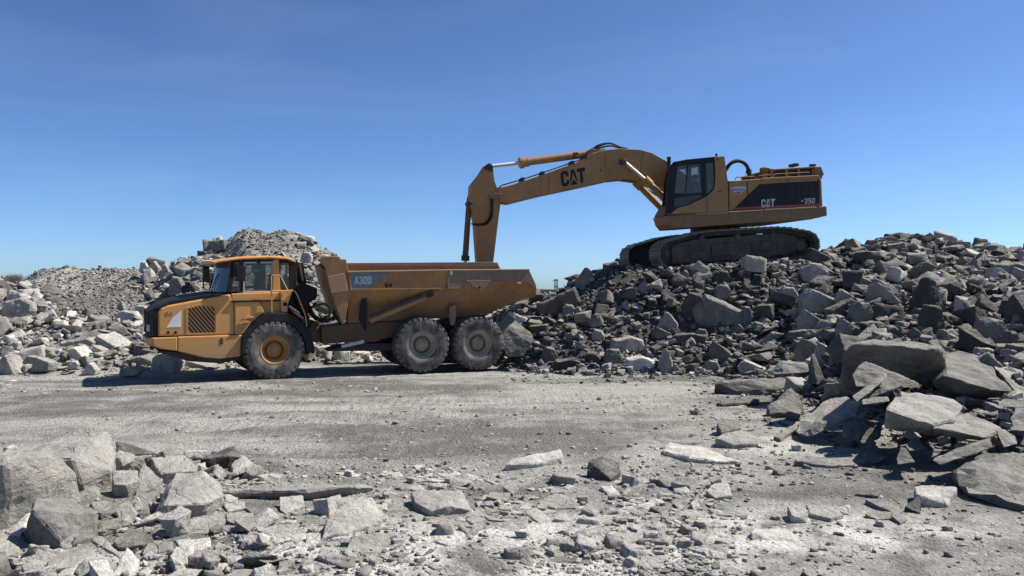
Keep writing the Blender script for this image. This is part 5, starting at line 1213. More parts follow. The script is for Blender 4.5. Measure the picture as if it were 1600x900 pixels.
# --- big slabs at right
hero_z(S, cE, [(272, 205, 14.5), (345, 134, 14.2), (600, 150, 14.0), (862, 178, 13.9), (892, 300, 14.4), (820, 372, 14.7), (285, 420, 14.9), (460, 112, 15.6), (872, 168, 15.0), (700, 122, 15.6), (600, 410, 14.8)], 'giant dark slab standing on edge, the largest at the right', mat='rock_grey')
hero_z(S, cE, [(862, 182, 15.4), (1060, 193, 16.4), (1165, 265, 15.3), (1292, 420, 13.6), (1170, 408, 13.3), (1040, 372, 13.4), (890, 330, 13.6), (1280, 468, 13.9), (1010, 520, 13.9), (810, 366, 14.3), (1120, 510, 14.0)], 'giant tilted slab with a rough lit top, right of the giant dark slab', mat='rock_grey')
hero_z(S, cE, [(545, 480, 11.8), (600, 412, 12.6), (950, 462, 12.5), (1006, 505, 12.0), (930, 590, 11.2), (808, 615, 10.9), (532, 522, 11.3), (524, 640, 11.7), (800, 674, 11.4), (960, 600, 11.6)], 'massive slab with a bright white top in the middle of the slab heap', mat='rock_pale')
hero_z(S, cE, [(1010, 535, 12.1), (1110, 585, 11.7), (1228, 640, 11.2), (1222, 748, 11.2), (1115, 690, 10.8), (1110, 708, 11.0), (810, 630, 10.9), (815, 676, 11.3), (900, 590, 11.6), (1200, 625, 11.6)], 'low slab strewn with gravel running right from the white-topped slab', mat='rock_grey')
hero_z(S, cE, [(808, 822, 10.0), (900, 775, 10.2), (1020, 742, 10.3), (1158, 690, 10.7), (1170, 750, 10.5), (1030, 800, 10.1), (862, 852, 9.9), (1060, 720, 10.9), (860, 800, 10.5)], 'long rectangular block tilted up to the right in front of the slab heap', mat='rock_grey')
hero_z(B, cE, [(342, 320, 13.1), (408, 246, 13.4), (462, 265, 13.3), (600, 330, 13.0), (742, 372, 12.6), (735, 400, 12.5), (360, 392, 12.8), (480, 262, 14.0), (700, 360, 13.3)], 'angular block leaning on the front of the giant dark slab', mat='rock_grey')
hero_z(S, cE, [(342, 450, 12.2), (520, 308, 12.6), (552, 320, 12.6), (545, 350, 12.5), (372, 484, 12.1), (350, 450, 12.5), (545, 312, 12.9)], 'thin plate leaning up to the right against the angular block', mat='rock_grey')
hero_z(S, cE, [(435, 450, 12.4), (520, 395, 12.4), (680, 345, 12.5), (688, 368, 12.4), (520, 430, 12.2), (450, 460, 12.3), (600, 362, 13)], 'second thin dark plate below the leaning plate')
hero_z(S, cE, [(395, 470, 11.9), (550, 448, 12.0), (565, 480, 11.9), (400, 500, 11.8), (410, 465, 12.6), (550, 445, 12.7)], 'short thick plate left of the white-topped slab', mat='rock_grey')
hero_z(B, cE, [(1160, 270, 15), (1350, 280, 15.4), (1480, 300, 15.4), (1460, 480, 13.6), (1340, 480, 13.6), (1200, 300, 14.4), (1480, 500, 13.6)], 'broad grey slab at the right edge beyond the giant tilted slab', mat='rock_grey')
hero_z(B, cE, [(1258, 560, 11.3), (1290, 510, 11.6), (1400, 505, 11.6), (1400, 660, 11.1), (1265, 650, 11.1), (1390, 540, 12.2)], 'smooth grey boulder cut off at the right edge', mat='rock_grey')
hero_z(S, cE, [(1192, 480, 12.3), (1230, 458, 12.5), (1350, 485, 12.4), (1355, 512, 12.2), (1200, 510, 12.1), (1330, 480, 12.9)], 'small flat slab above the smooth boulder at the right edge', mat='rock_grey')
hero_z(B, cE, [(600, 810, 10.4), (625, 745, 10.6), (655, 750, 10.6), (712, 835, 10.4), (610, 850, 10.3), (670, 800, 11)], 'small dark pointed block left of the long rectangular block')
hero_z(B, cE, [(375, 800, 11.2), (450, 750, 11.4), (540, 760, 11.4), (560, 800, 11.2), (480, 850, 11.0), (400, 830, 11.1), (500, 745, 12)], 'dark shaded block under the left side of the white-topped slab')
hero_z(B, cE, [(650, 735, 10.9), (700, 685, 11.1), (740, 700, 11.1), (790, 760, 10.9), (680, 770, 10.8), (720, 700, 11.6)], 'dark angular block beneath the front of the white-topped slab')
hero_z(B, cE, [(280, 660, 12.2), (300, 600, 12.4), (380, 600, 12.5), (440, 630, 12.4), (400, 700, 12.1), (300, 700, 12.1), (420, 610, 13)], 'grey block in front of the short thick plate', mat='rock_grey')
hero_z(S, cE, [(370, 690, 12.0), (480, 600, 12.3), (520, 610, 12.3), (510, 700, 12.0), (400, 730, 11.9), (500, 610, 12.9)], 'dark shaded plate right of the grey block in the slab heap')
hero_z(B, cE, [(1180, 640, 11.0), (1205, 620, 11.1), (1300, 680, 11.1), (1320, 730, 10.9), (1230, 750, 10.8), (1300, 690, 11.5)], 'low rubble block at the right end of the gravel-strewn slab', mat='rock_grey')
hero_z(B, cF, [(1182, 215, 9.7), (1245, 140, 10.2), (1300, 85, 10.8), (1450, 55, 11.2), (1700, 10, 11.4), (1700, 420, 8.6), (1600, 400, 8.8), (1240, 285, 9.3), (1190, 240, 9.6), (1420, 165, 9.6)], 'large lumpy grey boulder in the right corner of the foreground', mat='rock_grey', rough=1.6)
hc_(B, cF, [(118, 362, 450), (205, 350, 440), (252, 390, 458), (245, 462, 472), (150, 420, 476)], 'white cube-shaped block at the lower right, left one of the pair')
hc_(S, cF, [(238, 355, 420), (300, 348, 415), (440, 385, 435), (472, 415, 450), (395, 440, 472), (262, 410, 445)], 'white oblong block right of the white cube')
hc_(B, cF, [(415, 372, 410), (510, 352, 400), (522, 365, 410), (515, 415, 425), (470, 405, 425)], 'small pale block behind the white oblong block')
hc_(B, cF, [(915, 240, 320), (1150, 235, 300), (1185, 245, 310), (1120, 350, 362), (1060, 300, 345), (955, 300, 365), (930, 290, 355)], 'pale wedge block with a dark shaded front near the right corner')
hc_(S, cF, [(-110, 520, 580), (-80, 500, 565), (100, 500, 565), (158, 530, 575), (155, 575, 590), (40, 590, 602), (-95, 575, 592)], 'dark-fronted loaf-shaped block lying on white dust at the lower right')
hc_(S, cF, [(545, 285, 308), (560, 274, 300), (688, 276, 298), (692, 300, 312)], 'small black slab lying behind the pale rubble at the lower right', mat='rock_dark')
hc_(S, cF, [(605, 320, 350), (640, 312, 340), (760, 370, 385), (770, 395, 408), (690, 360, 385)], 'curved dark-edged plate beside the small black slab', mat='rock_grey')
hc_(B, cF, [(605, 410, 440), (640, 388, 425), (770, 400, 430), (765, 440, 450), (680, 445, 455)], 'low pale block in front of the curved plate')
hc_(B, cF, [(770, 420, 450), (800, 398, 435), (870, 440, 460), (830, 470, 482)], 'small white chunk right of the low pale block')
hc_(B, cF, [(855, 365, 395), (945, 295, 370), (955, 340, 385), (950, 408, 415)], 'thin dark blade of rock leaning on the pale wedge block', mat='rock_dark')
# --- left bank, near the truck's nose
hb = hero_box
hb(B, cG, 660, 603, 797, 695, 'bright white block under the bumper of the dump truck', 'rock_pale', 'block', z=22.9)
hb(B, cG, 545, 618, 690, 694, 'grey block left of the bright block under the bumper', 'rock_grey', 'slab', z=23.4)
hb(B, cG, 522, 664, 622, 707, 'low white block standing in front of the pair under the bumper', 'rock_pale', 'slab', z=21.9)
hb(S, cG, 792, 634, 968, 692, 'long flat slab below the truck bumper beside the front wheel', 'rock_pale', 'flatl', z=23.6)
hb(S, cG, 400, 518, 572, 636, 'large tilted slab with a smooth face left of the truck grille', 'rock_pale', 'flatl', z=24.6)
hb(B, cG, -40, 608, 84, 700, 'pale boulder at the left edge by the foot of the bank', 'rock_pale', 'wedge_l', z=22.3)
hb(B, cG, 88, 618, 180, 686, 'faceted grey boulder at the foot of the pale bank', 'rock_grey', 'block', z=22.8)
hb(B, cG, 150, 578, 238, 670, 'rounded grey boulder right of the faceted one at the foot of the bank', 'rock_grey', 'block', z=23.6)
hb(B, cG, 262, 575, 395, 664, 'jagged boulder with white top at the foot of the bank', 'rock_pale', 'wedge', z=23.4)
hb(S, cG, 248, 538, 410, 580, 'flat dark-edged slab above the jagged white-topped boulder', 'rock_grey', 'flatr', z=24.4)
hb(B, cG, 300, 640, 345, 672, 'small white cube in front of the jagged boulder', 'rock_pale', 'block', z=22.6)
hb(B, cG, 355, 648, 430, 700, 'white pointed block left of the low white block', 'rock_pale', 'wedge', z=22.4)
hb(B, cG, 400, 568, 470, 612, 'small white slab leaning on the large tilted slab', 'rock_pale', 'flatl', z=24.0)
hb(S, cG, 503, 416, 624, 480, 'oval pale slab on the bank above the large tilted slab', 'rock_pale', 'block', depth=.5)
hb(B, cG, 590, 392, 655, 435, 'white block on the bank just left of the truck hood', 'rock_pale', 'block')
hb(S, cG, 516, 372, 556, 420, 'thin blade of rock standing on the bank above the oval slab', 'rock_pale', 'shard', depth=.5)
hb(S, cG, 0, 358, 140, 452, 'broad pale slab lying on the upper left bank', 'rock_pale', 'slab', depth=.4)
hb(B, cG, 0, 282, 75, 322, 'dark-fronted slab on the crest at the left edge', 'rock_grey', 'flatl', depth=.5)
hb(B, cG, 616, 196, 656, 244, 'tan boulder, leftmost of the row on the ridge behind the truck', 'rock_pale', 'block', z=34.5)
hb(B, cG, 655, 192, 708, 244, 'tan boulder, second from left on the ridge behind the truck', 'rock_pale', 'wedge', z=34.5)
hb(B, cG, 702, 204, 758, 280, 'tall pale boulder on the ridge above the truck hood', 'rock_pale', 'wedge', z=33.0)
hb(B, cG, 745, 262, 812, 345, 'dark boulder on the slope just above the hood', 'rock_dark', 'block', z=30.0)
hb(B, cG, 800, 282, 870, 342, 'dark angular boulder in front of the windshield', 'rock_dark', 'wedge', z=30.0)
hb(B, cG, 828, 222, 872, 246, 'small white boulder left of the cab roof', 'rock_pale', 'slab', z=33)
hb(B, cG, 882, 160, 935, 205, 'dark boulder on the ridge left of the gravel peak', 'rock_dark', 'block', z=34.6)
hb(B, cG, 1256, 64, 1312, 92, 'lone dark boulder on the skyline right of the gravel peak', 'rock_dark', 'slab', z=36.4)
hb(B, cG, 1365, 94, 1412, 120, 'flat dark boulder on the skyline above the cab', 'rock_dark', 'flatl', z=36.2)
hb(B, cG, 1335, 152, 1392, 200, 'pale boulder on the slope right of the cab roof', 'rock_pale', 'block', z=32)
# --- heap between truck and excavator
hero_z(B, cH, [(68, 520, 23.8), (92, 480, 24.2), (125, 488, 24.3), (190, 560, 24.2), (240, 572, 24.2), (235, 620, 24.0), (190, 690, 23.9), (110, 700, 23.8), (80, 640, 23.7), (230, 570, 24.8), (120, 478, 25.0)], 'big boulder with a tan rounded top right behind the truck rear wheel')
hb(B, cH, 1100, 368, 1390, 545, 'biggest smooth dark boulder on the slope beneath the excavator', 'rock_dark', 'flatl', depth=.6)
hb(B, cH, 1030, 355, 1160, 500, 'rough dark boulder left of the biggest boulder beneath the excavator', 'rock_dark', 'block')
hb(S, cH, 635, 586, 832, 675, 'pale tan slab on the lower slope below the excavator tracks', 'rock_pale', 'slab')
hb(B, cH, 714, 692, 892, 772, 'pale flat boulder at the foot of the dark heap', 'rock_pale', 'slab')
hb(B, cH, 892, 648, 972, 784, 'pointed pale boulder standing at the foot of the dark heap', 'rock_pale', 'shard')
hb(B, cH, 960, 725, 1012, 782, 'small white block beside the pointed pale boulder', 'rock_pale', 'wedge')
hb(B, cH, 610, 650, 708, 745, 'grey angular boulder left of the pale flat boulder at the heap foot', 'rock_grey', 'block')
hb(B, cH, 502, 668, 612, 735, 'dark squarish boulder at the heap foot between truck and excavator', 'rock_dark', 'block')
hb(S, cH, 345, 706, 502, 768, 'long low dark slab at the heap foot right of the rear wheels', 'rock_dark', 'slab')
hb(B, cH, 285, 642, 372, 728, 'dark cube at the heap foot right of the rear wheels', 'rock_dark', 'block')
hb(S, cH, 960, 565, 1165, 632, 'long dark slab lying level across the lower slope', 'rock_dark', 'slab')
hb(B, cH, 890, 460, 1012, 550, 'dark block with a lit top in the middle of the slope', 'rock_grey', 'wedge')
hb(B, cH, 868, 535, 970, 600, 'grey slanting boulder above the long level slab', 'rock_grey', 'flatl')
hb(S, cH, 640, 475, 755, 535, 'flat grey boulder on the shaded upper slope', 'rock_grey', 'slab')
hb(S, cH, 455, 222, 572, 335, 'dark slab standing on end on the left skyline of the heap', 'rock_dark', 'shard', z=27.2)
hb(S, cH, 600, 214, 706, 275, 'tilted dark slab on the skyline under the excavator front track', 'rock_dark', 'flatl', z=27.2)
hb(S, cH, 260, 330, 500, 480, 'very large dark slab sloping up towards the excavator', 'rock_dark', 'flatr', z=26.0, depth=.3)
hb(B, cH, 393, 418, 462, 488, 'tan-sided block on the shaded slope behind the truck tail', 'rock_grey', 'block')
hb(B, cH, 75, 455, 210, 520, 'pale layered slab on top of the boulder behind the rear wheel', 'rock_pale', 'flatl', z=25.2)
hb(B, cH, 1190, 315, 1282, 392, 'rounded dark boulder below the middle of the tracks', 'rock_dark', 'block')
hb(B, cH, 1180, 240, 1278, 322, 'dark boulder just under the middle of the tracks', 'rock_dark', 'block')
hb(B, cH, 1000, 240, 1075, 310, 'dark pointed block below the front track', 'rock_grey', 'wedge')
hb(B, cH, 1090, 545, 1160, 605, 'small grey boulder under the biggest smooth boulder', 'rock_grey', 'block')
hb(B, cH, 1140, 712, 1222, 784, 'grey round boulder at the foot of the heap right of the pointed one', 'rock_grey', 'block')
hb(B, cH, 1100, 665, 1220, 720, 'dark-sided boulder above the grey round boulder at the heap foot', 'rock_grey', 'block')
hb(B, cH, 1172, 610, 1300, 730, 'long angular boulder sloping right near the heap foot', 'rock_grey', 'flatl')
hb(S, cH, 1328, 712, 1467, 785, 'pale boulder with a flat tail at the right of the heap foot', 'rock_pale', 'flatl')
hb(B, cH, 545, 550, 620, 620, 'twin-peaked pale block on the lower slope', 'rock_pale', 'block')
# --- right slope
hb(B, cI, 306, 202, 452, 305, 'big pale speckled boulder below the rear of the tracks', 'rock_pale', 'block')
hb(B, cI, 340, 122, 482, 228, 'dark boulder against the rear end of the tracks', 'rock_dark', 'flatl')
hb(B, cI, 884, 278, 1062, 478, 'tall pointed dark boulder with a lit right face on the right slope', 'rock_dark', 'shard', depth=.6)
hb(B, cI, 944, 420, 1068, 590, 'rounded dark boulder in front of the tall pointed one', 'rock_dark', 'block')
hb(B, cI, 196, 322, 298, 418, 'pale rounded block right of the biggest smooth boulder', 'rock_pale', 'block')
hb(B, cI, 884, 50, 992, 124, 'boulder on the highest point of the skyline at right', 'rock_dark', 'block', z=30)
hb(B, cI, 708, 62, 822, 104, 'flat boulder on the skyline left of the highest one', 'rock_dark', 'slab', z=30)
hb(B, cI, 750, 88, 840, 148, 'rounded boulder under the flat skyline boulder', 'rock_dark', 'block', z=29.5)
hb(B, cI, 950, 92, 1050, 140, 'dark boulder right behind the highest skyline boulder', 'rock_dark', 'block', z=29.6)
hb(S, cI, 425, 262, 782, 332, 'long thin ledge of rock with a shadow under it on the right slope', 'rock_dark', 'flatr', depth=.5)
hb(B, cI, 318, 335, 522, 470, 'tan-tinged broad boulder on the middle of the right slope', 'rock_grey', 'flatl', depth=.6)
hb(B, cI, 450, 388, 606, 500, 'dark tilted boulder in the middle of the right slope', 'rock_dark', 'flatr', depth=.6)
hb(B, cI, 572, 402, 690, 530, 'dark boulder with a white chipped edge on the right slope', 'rock_dark', 'block')
hb(B, cI, 648, 336, 762, 415, 'small pale rounded boulder left of the tall pointed one', 'rock_grey', 'block')
hb(B, cI, 740, 324, 828, 420, 'narrow boulder leaning right beside the tall pointed one', 'rock_grey', 'flatl')
hb(S, cI, 1028, 138, 1138, 205, 'dark tilted slab right under the highest skyline boulder', 'rock_dark', 'flatl')
hb(B, cI, 302, 440, 436, 558, 'lit oblong boulder on the slope above the long horizontal slab', 'rock_pale', 'flatl', depth=.6)
hb(B, cI, 436, 545, 570, 618, 'squared grey block above the left end of the giant dark slab', 'rock_grey', 'slab')
hb(B, cI, 500, 495, 640, 615, 'tilted grey block behind the giant dark slab', 'rock_grey', 'flatl', depth=.6)
hb(B, cI, 630, 535, 706, 612, 'tan pointed block on the top edge of the giant dark slab', 'rock_pale', 'wedge')
hb(B, cI, 705, 532, 870, 612, 'faceted block on the slope just above the giant dark slab', 'rock_grey', 'wedge')
hb(B, cI, 890, 545, 1000, 640, 'banded oblong block above the joint of the two giant slabs', 'rock_grey', 'flatl')
hb(B, cI, 1090, 598, 1212, 668, 'grey block above the giant tilted slab', 'rock_grey', 'slab')
hb(B, cI, 1240, 490, 1400, 640, 'big dark craggy boulder near the right edge', 'rock_dark', 'block')
hb(B, cI, 1356, 556, 1500, 690, 'speckled grey boulder at the right edge above the giant slab', 'rock_grey', 'wedge')
hb(B, cI, 1370, 394, 1500, 530, 'angular dark boulder at the right edge of the slope', 'rock_dark', 'flatl')
hb(S, cI, 1340, 195, 1500, 285, 'dark slab cut off by the right edge near the crest', 'rock_dark', 'slab')
hb(B, cI, 1300, 225, 1420, 305, 'pale boulder on the upper slope near the right edge', 'rock_pale', 'flatl')
hb(B, cI, 250, 552, 408, 618, 'pair-height grey block left of the squared grey block', 'rock_grey', 'slab')
hb(B, cI, 290, 600, 475, 722, 'long slanting boulder above the long horizontal slab', 'rock_grey', 'flatl', depth=.6)
hb(B, cI, 0, 428, 56, 540, 'dark boulder under the right end of the biggest smooth boulder', 'rock_dark', 'block')
hb(B, cI, 1016, 548, 1092, 650, 'dark pointed block above the giant tilted slab', 'rock_dark', 'wedge')
n_hero = len(heroes)

# ------------------------------------------------------------ prototypes
def hull_bm(rn, kind):
    bm = bmesh.new(); n = rn.randint(9, 15)
    dims = {'block': (1, rn.uniform(.6, .95), rn.uniform(.5, .8)), 'slab': (1, rn.uniform(.5, .85), rn.uniform(.14, .32)), 'shard': (1, rn.uniform(.3, .5), rn.uniform(.25, .42))}[kind]
    cs = [(a, b_, c_) for a in (-1, 1) for b_ in (-1, 1) for c_ in (-1, 1)]; rn.shuffle(cs)
    for a, b_, c_ in cs[:rn.choice((5, 6, 7, 8, 8))] + [(rn.uniform(-1, 1), rn.choice((-1, 1)), rn.uniform(-1, 1)) for _ in range(rn.choice((1, 2, 3)))]:
        p = Vector((a, b_, c_)) + Vector((rn.uniform(-.38, .38), rn.uniform(-.38, .38), rn.uniform(-.38, .38)))
        bm.verts.new(Vector((p.x * dims[0], p.y * dims[1], p.z * dims[2])) * .5)
    r = bmesh.ops.convex_hull(bm, input=bm.verts)
    bmesh.ops.delete(bm, geom=list({g for g in r['geom_interior'] + r['geom_unused'] if isinstance(g, bmesh.types.BMVert)}), context='VERTS')
    return bm
PK = ['block'] * 10 + ['slab'] * 14 + ['shard'] * 5
lo_v, lo_f, hi_me = [], [], []
for i, kd in enumerate(PK):
    rn = random.Random(100 + i); bm = hull_bm(rn, kd)
    bmesh.ops.triangulate(bm, faces=bm.faces); bm.verts.ensure_lookup_table()
    lo_v.append(np.array([v.co[:] for v in bm.verts])); lo_f.append(np.array([[v.index for v in f.verts] for f in bm.faces]))
    bm.verts.index_update()
    refine(bm, 1.0, target=.10, amp=.032, seed=i); me = bpy.data.meshes.new('boulder'); bm.to_mesh(me); bm.free(); hi_me.append(me)
hi_by = {}
def hi_mesh(i, mat):
    if (i, mat) not in hi_by:
        me = hi_me[i].copy(); me.materials.append(M[mat]); hi_by[(i, mat)] = me
    return hi_by[(i, mat)]
mi_v, mi_f = [], []           # middle detail for the larger loose stones of the stuff meshes
for i, kd in enumerate(PK):
    rn = random.Random(100 + i); bm = hull_bm(rn, kd)
    refine(bm, 1.0, target=.26, amp=.035, bev=.03, seed=i); bm.verts.index_update()
    mi_v.append(np.array([v.co[:] for v in bm.verts])); mi_f.append(np.array([[v.index for v in f.verts] for f in bm.faces])); bm.free()

# ------------------------------------------------------------ scatter
exa, exn = EX.a, EX.n
def in_frame_uv(fr, x, y):
    d = Vector((x, y)) - fr.O; return d.dot(fr.a), d.dot(fr.n)
def blocked(x, y, r):
    u, w_ = in_frame_uv(TR, x, y)
    if -7.3 - r < u < 1.0 + r and -.1 - r < w_ < 3.1 + r: return True
    u, w_ = in_frame_uv(TF, x, y)
    if -3.4 - r < u < 1.5 + r and -.1 - r < w_ < 3.1 + r: return True
    u, w_ = in_frame_uv(EX, x, y)
    if -.15 - r * .6 < u < 5.9 + r and -.05 - r * .5 < w_ < 3.7 + r and r > .07: return True
    u2 = u
    if -6.6 < u2 < -4.6 and .6 < w_ < 2.9 and r > .1: return True
    return False
HX = np.array(heroes)
def near_hero(x, y, r):
    d = np.hypot(HX[:, 0] - x, HX[:, 1] - y); return bool((d < HX[:, 2] * .75 + r * .35).any())
cand = []   # (size, x, y, mat)
def scatter(n, px0, px1, z0, z1, dmin, dmax, al, cond, matf):
    for _ in range(n):
        z = math.sqrt(random.uniform(z0 * z0, z1 * z1)); px = random.uniform(px0, px1); x = (px - 800) / F * z
        u = random.random(); d = (dmin ** (1 - al) + u * (dmax ** (1 - al) - dmin ** (1 - al))) ** (1 / (1 - al))
        h_ = float(heap(np.array([x]), np.array([z]))[0])
        if not cond(px, z, h_): continue
        if blocked(x, z, d * .5): continue
        if d > .2 and near_hero(x, z, d * (.5 if d < .4 else 1.0)): continue
        if d > .2:
            u_, w_ = in_frame_uv(EX, x, z)
            if -2.6 < u_ < 6.6 and -.6 < w_ < 4.2: continue
        cand.append([d, x, z, matf(px, z, h_), px, h_])
rmat = lambda px, z, h_: 'rock_dark' if (px < 1330 or random.random() < .7) and random.random() < .66 else ('rock_grey' if random.random() < .7 else 'rock_pale')
lmat = lambda px, z, h_: 'rock_pale' if random.random() < .5 else 'rock_grey'
gmat = lambda px, z, h_: 'rock_grey'
# dark heap on the right
scatter(2900, 770, 1850, 9.5, 34, .34, .95, 2.9, lambda p, z, h: h > .12, rmat)
scatter(30000, 770, 1750, 9.5, 34, .09, .36, 2.2, lambda p, z, h: h > .03, rmat)
scatter(900, 1850, 2500, 9, 30, .34, .9, 2.9, lambda p, z, h: h > .12, rmat)
scatter(5000, 1750, 2500, 9, 30, .12, .36, 2.2, lambda p, z, h: h > .03, rmat)
scatter(500, -900, -420, 21, 32, .3, .8, 2.9, lambda p, z, h: h > .1, lmat)
scatter(2500, -900, -420, 21, 32, .1, .3, 2.3, lambda p, z, h: h > .04, lmat)
# pale bank on the left and the rubble ridge behind the truck
bank = lambda p, z, h: h > .1 and (z < (29.8 if p < 90 else 27.2 if p < 230 else 26.6 if p < 345 else 28.5) or 225 < p < 345 and 31.5 < z < 35.5)
scatter(2900, -420, 620, 22, 35, .30, .85, 2.9, bank, lmat)
scatter(10000, -420, 640, 22, 36, .08, .34, 2.3, lambda p, z, h: bank(p, z, h + .06), lmat)
scatter(35, 210, 350, 30, 36, .4, .9, 2.5, lambda p, z, h: h > 1.5, lambda *a: random.choice(['rock_pale', 'rock_dark', 'rock_grey']))
scatter(35, 440, 540, 31, 37, .3, .7, 2.5, lambda p, z, h: h > 1.5, lmat)
scatter(30000, -60, 560, 26, 43, .035, .16, 2.3, lambda p, z, h: h > .7, gmat)
# rubble behind and under the truck
scatter(1500, 480, 800, 25.5, 36, .12, .6, 2.2, lambda p, z, h: z > 26.2, lmat)
# sprinkle in front of the heaps
scatter(2500, 780, 1500, 10, 24, .04, .22, 2.4, lambda p, z, h: h < .35 and 0 < p and (p > 1080 or z > 20.5), rmat)
scatter(900, -100, 620, 18.5, 25, .04, .2, 2.4, lambda p, z, h: h < .3, lmat)

def sees(x, y, top):
    t = np.linspace(.15, .985, 60); return bool((CH + (top - CH) * t > heap(x * t, y * t) - .05).all())
for c_ in cand:
    d, x, y, mt, px, h_ = c_
    py = 450 - F * (h_ + d * .3 - CH) / y
    vis = -10 < px < 1610 and py < 900 and sees(x, y, h_ + d * .4)
    c_.append(d * F / y if vis else 0)
cand.sort(key=lambda c_: -c_[6])
# foreground loose stones
fore = []
def fs(n, px0, px1, py0, py1, dmin, dmax, al, dens=None):
    for _ in range(n):
        px = random.uniform(px0, px1); py = random.uniform(py0, py1); z = CH * F / (py - 450); x = (px - 800) / F * z
        if dens and random.random() > dens(px, py): continue
        u = random.random(); d = (dmin ** (1 - al) + u * (dmax ** (1 - al) - dmin ** (1 - al))) ** (1 / (1 - al))
        if d > .06 and near_hero(x, z, d * .9): continue
        fore.append([d, x, z, 'rock_pale' if random.random() < .6 else 'rock_grey', px, 0, d * F / z if px < 1600 and py < 900 else 0])
def dens(px, py):
    v = fbm(np.array([px / 100.]), np.array([py / 60.]), .9, 3)[0]
    return min(1, max(.06, .5 + v * 2.2))
fs(950, 0, 700, 735, 960, .05, .2, 2.7)
fs(1500, 600, 1130, 725, 900, .05, .2, 2.6, dens)
fs(650, 1000, 1560, 720, 960, .045, .17, 2.6, dens)
fs(9000, -200, 1800, 728, 1000, .015, .06, 2.4, dens)
fs(9000, 300, 1150, 715, 960, .018, .07, 2.3, dens)
fs(5000, -200, 1300, 585, 735, .02, .08, 2.8, lambda a, b_: dens(a * 1.7, b_ * 3) * .5)
fs(260, 330, 1150, 600, 730, .06, .14, 3)
# extra slabs and blocks heaped over the left foreground mound
for _ in range(420):
    px = random.uniform(-60, 420); py = random.uniform(715, 900) if random.random() < .8 else random.uniform(690, 740); z = (CH - .15) * F / (py - 450); x = (px - 800) / F * z
    d = .10 + .28 * random.random() ** 2.2
    if near_hero(x, z, d * .75): continue
    fore.append([d, x, z, 'rock_pale' if random.random() < .65 else 'rock_grey', px, .31, d * F / z if 0 < px and py < 900 else 0])
for _ in range(650):
    px = random.uniform(400, 1130); py = random.uniform(740, 880); z = CH * F / (py - 450); x = (px - 800) / F * z
    d = .12 + .22 * random.random() ** 2
    if near_hero(x, z, d * .8) or random.random() > dens(px, py) * 1.2: continue
    fore.append([d, x, z, 'rock_pale', px, .0, d * F / z])
allr = sorted(cand + fore, key=lambda c_: -c_[6])
n_ind = 300 - n_hero
ind = []; rest = []; n_f = 0
for c_ in allr:
    if len(ind) < n_ind and c_[6] > 9: ind.append(c_)
    else: rest.append(c_)

def place(c_, rn):
    d, x, y, mt, px, h_, ap = c_
    i = rn.randrange(len(PK))
    if h_ == 0 and d > .09 and rn.random() < .6: i = 10 + rn.randrange(14)
    kd = PK[i]
    flat = kd == 'slab'
    d *= .84; s = Vector((d * rn.uniform(.9, 1.15), d * rn.uniform(.8, 1.15), d * rn.uniform(.8, 1.2)))
    tilt = rn.gauss(0, .28 if h_ > .2 else .12)
    if h_ < .2 and not flat: tilt *= 1.5
    mt3 = Matrix.Rotation(rn.uniform(-math.pi, math.pi), 3, 'Z') @ Matrix.Rotation(tilt, 3, 'X') @ Matrix.Rotation(rn.gauss(0, .3 if h_ > .2 else .1), 3, 'Y') @ Matrix.Rotation(rn.uniform(-math.pi, math.pi) if rn.random() < .5 else 0, 3, 'Z')
    if h_ > .5 and rn.random() < .15: mt3 = Matrix.Rotation(rn.uniform(.7, 1.3), 3, 'X') @ mt3
    up = d * {'block': .22, 'slab': .08, 'shard': .12}[kd]
    if h_ == 0: up -= d * .12
    if h_ > .3: up += d * rn.uniform(-.05, .22)
    return i, mt3 @ Matrix.Diagonal(s), up
gx = ground_h(np.array([c_[1] for c_ in allr]), np.array([c_[2] for c_ in allr]))
gmap = {id(c_): float(g_) for c_, g_ in zip(allr, gx)}
rn = random.Random(77)
def region(px, y, h_, x):
    if y < 17 and h_ < .3 and px < 1130:
        if px < 420: return 'among the pale blocks of the left foreground pile'
        if px < 700: return 'on the gravel left of the centre foreground'
        return 'on the gravel of the centre foreground'
    if px < 620:
        if y > 31: return 'on the ridge behind the dump truck'
        if px > 330: return 'on the rubble seen behind the dump truck'
        if h_ > 1.5: return 'high on the pale bank left of the dump truck'
        return 'low on the pale bank left of the dump truck'
    if px < 960: return 'on the dark flank between the truck tail and the excavator'
    if px < 1290: return 'on the dark slope just below the excavator' if h_ > 1.4 else 'at the foot of the dark heap below the excavator'
    if h_ > 2.7: return 'near the crest to the right of the excavator'
    if h_ > 1.2: return 'on the right slope above the giant slabs'
    if h_ > .1: return 'among the giant slabs at the right'
    return 'on the gravel of the right foreground'
items = []
for c_ in ind:
    i, m3, up = place(c_, rn); g_ = gmap[id(c_)]; o = link('boulder' if PK[i] != 'slab' else 'flat_rock', hi_mesh(i, c_[3]))
    o.matrix_world = Matrix.Translation((c_[1], c_[2], g_ + up)) @ m3.to_4x4()
    tone = {'rock_dark': 'dark', 'rock_grey': 'grey', 'rock_pale': 'pale'}[c_[3]]
    noun = {'block': 'angular boulder', 'slab': 'flat slab', 'shard': 'narrow splinter'}[PK[i]]
    items.append((o, tone, noun, region(c_[4], c_[2], c_[5], c_[1]), c_[6], *proj((c_[1], c_[2], g_ + up))))
from collections import defaultdict
grp = defaultdict(list)
for it in items: grp[(it[1], it[2], it[3])].append(it)
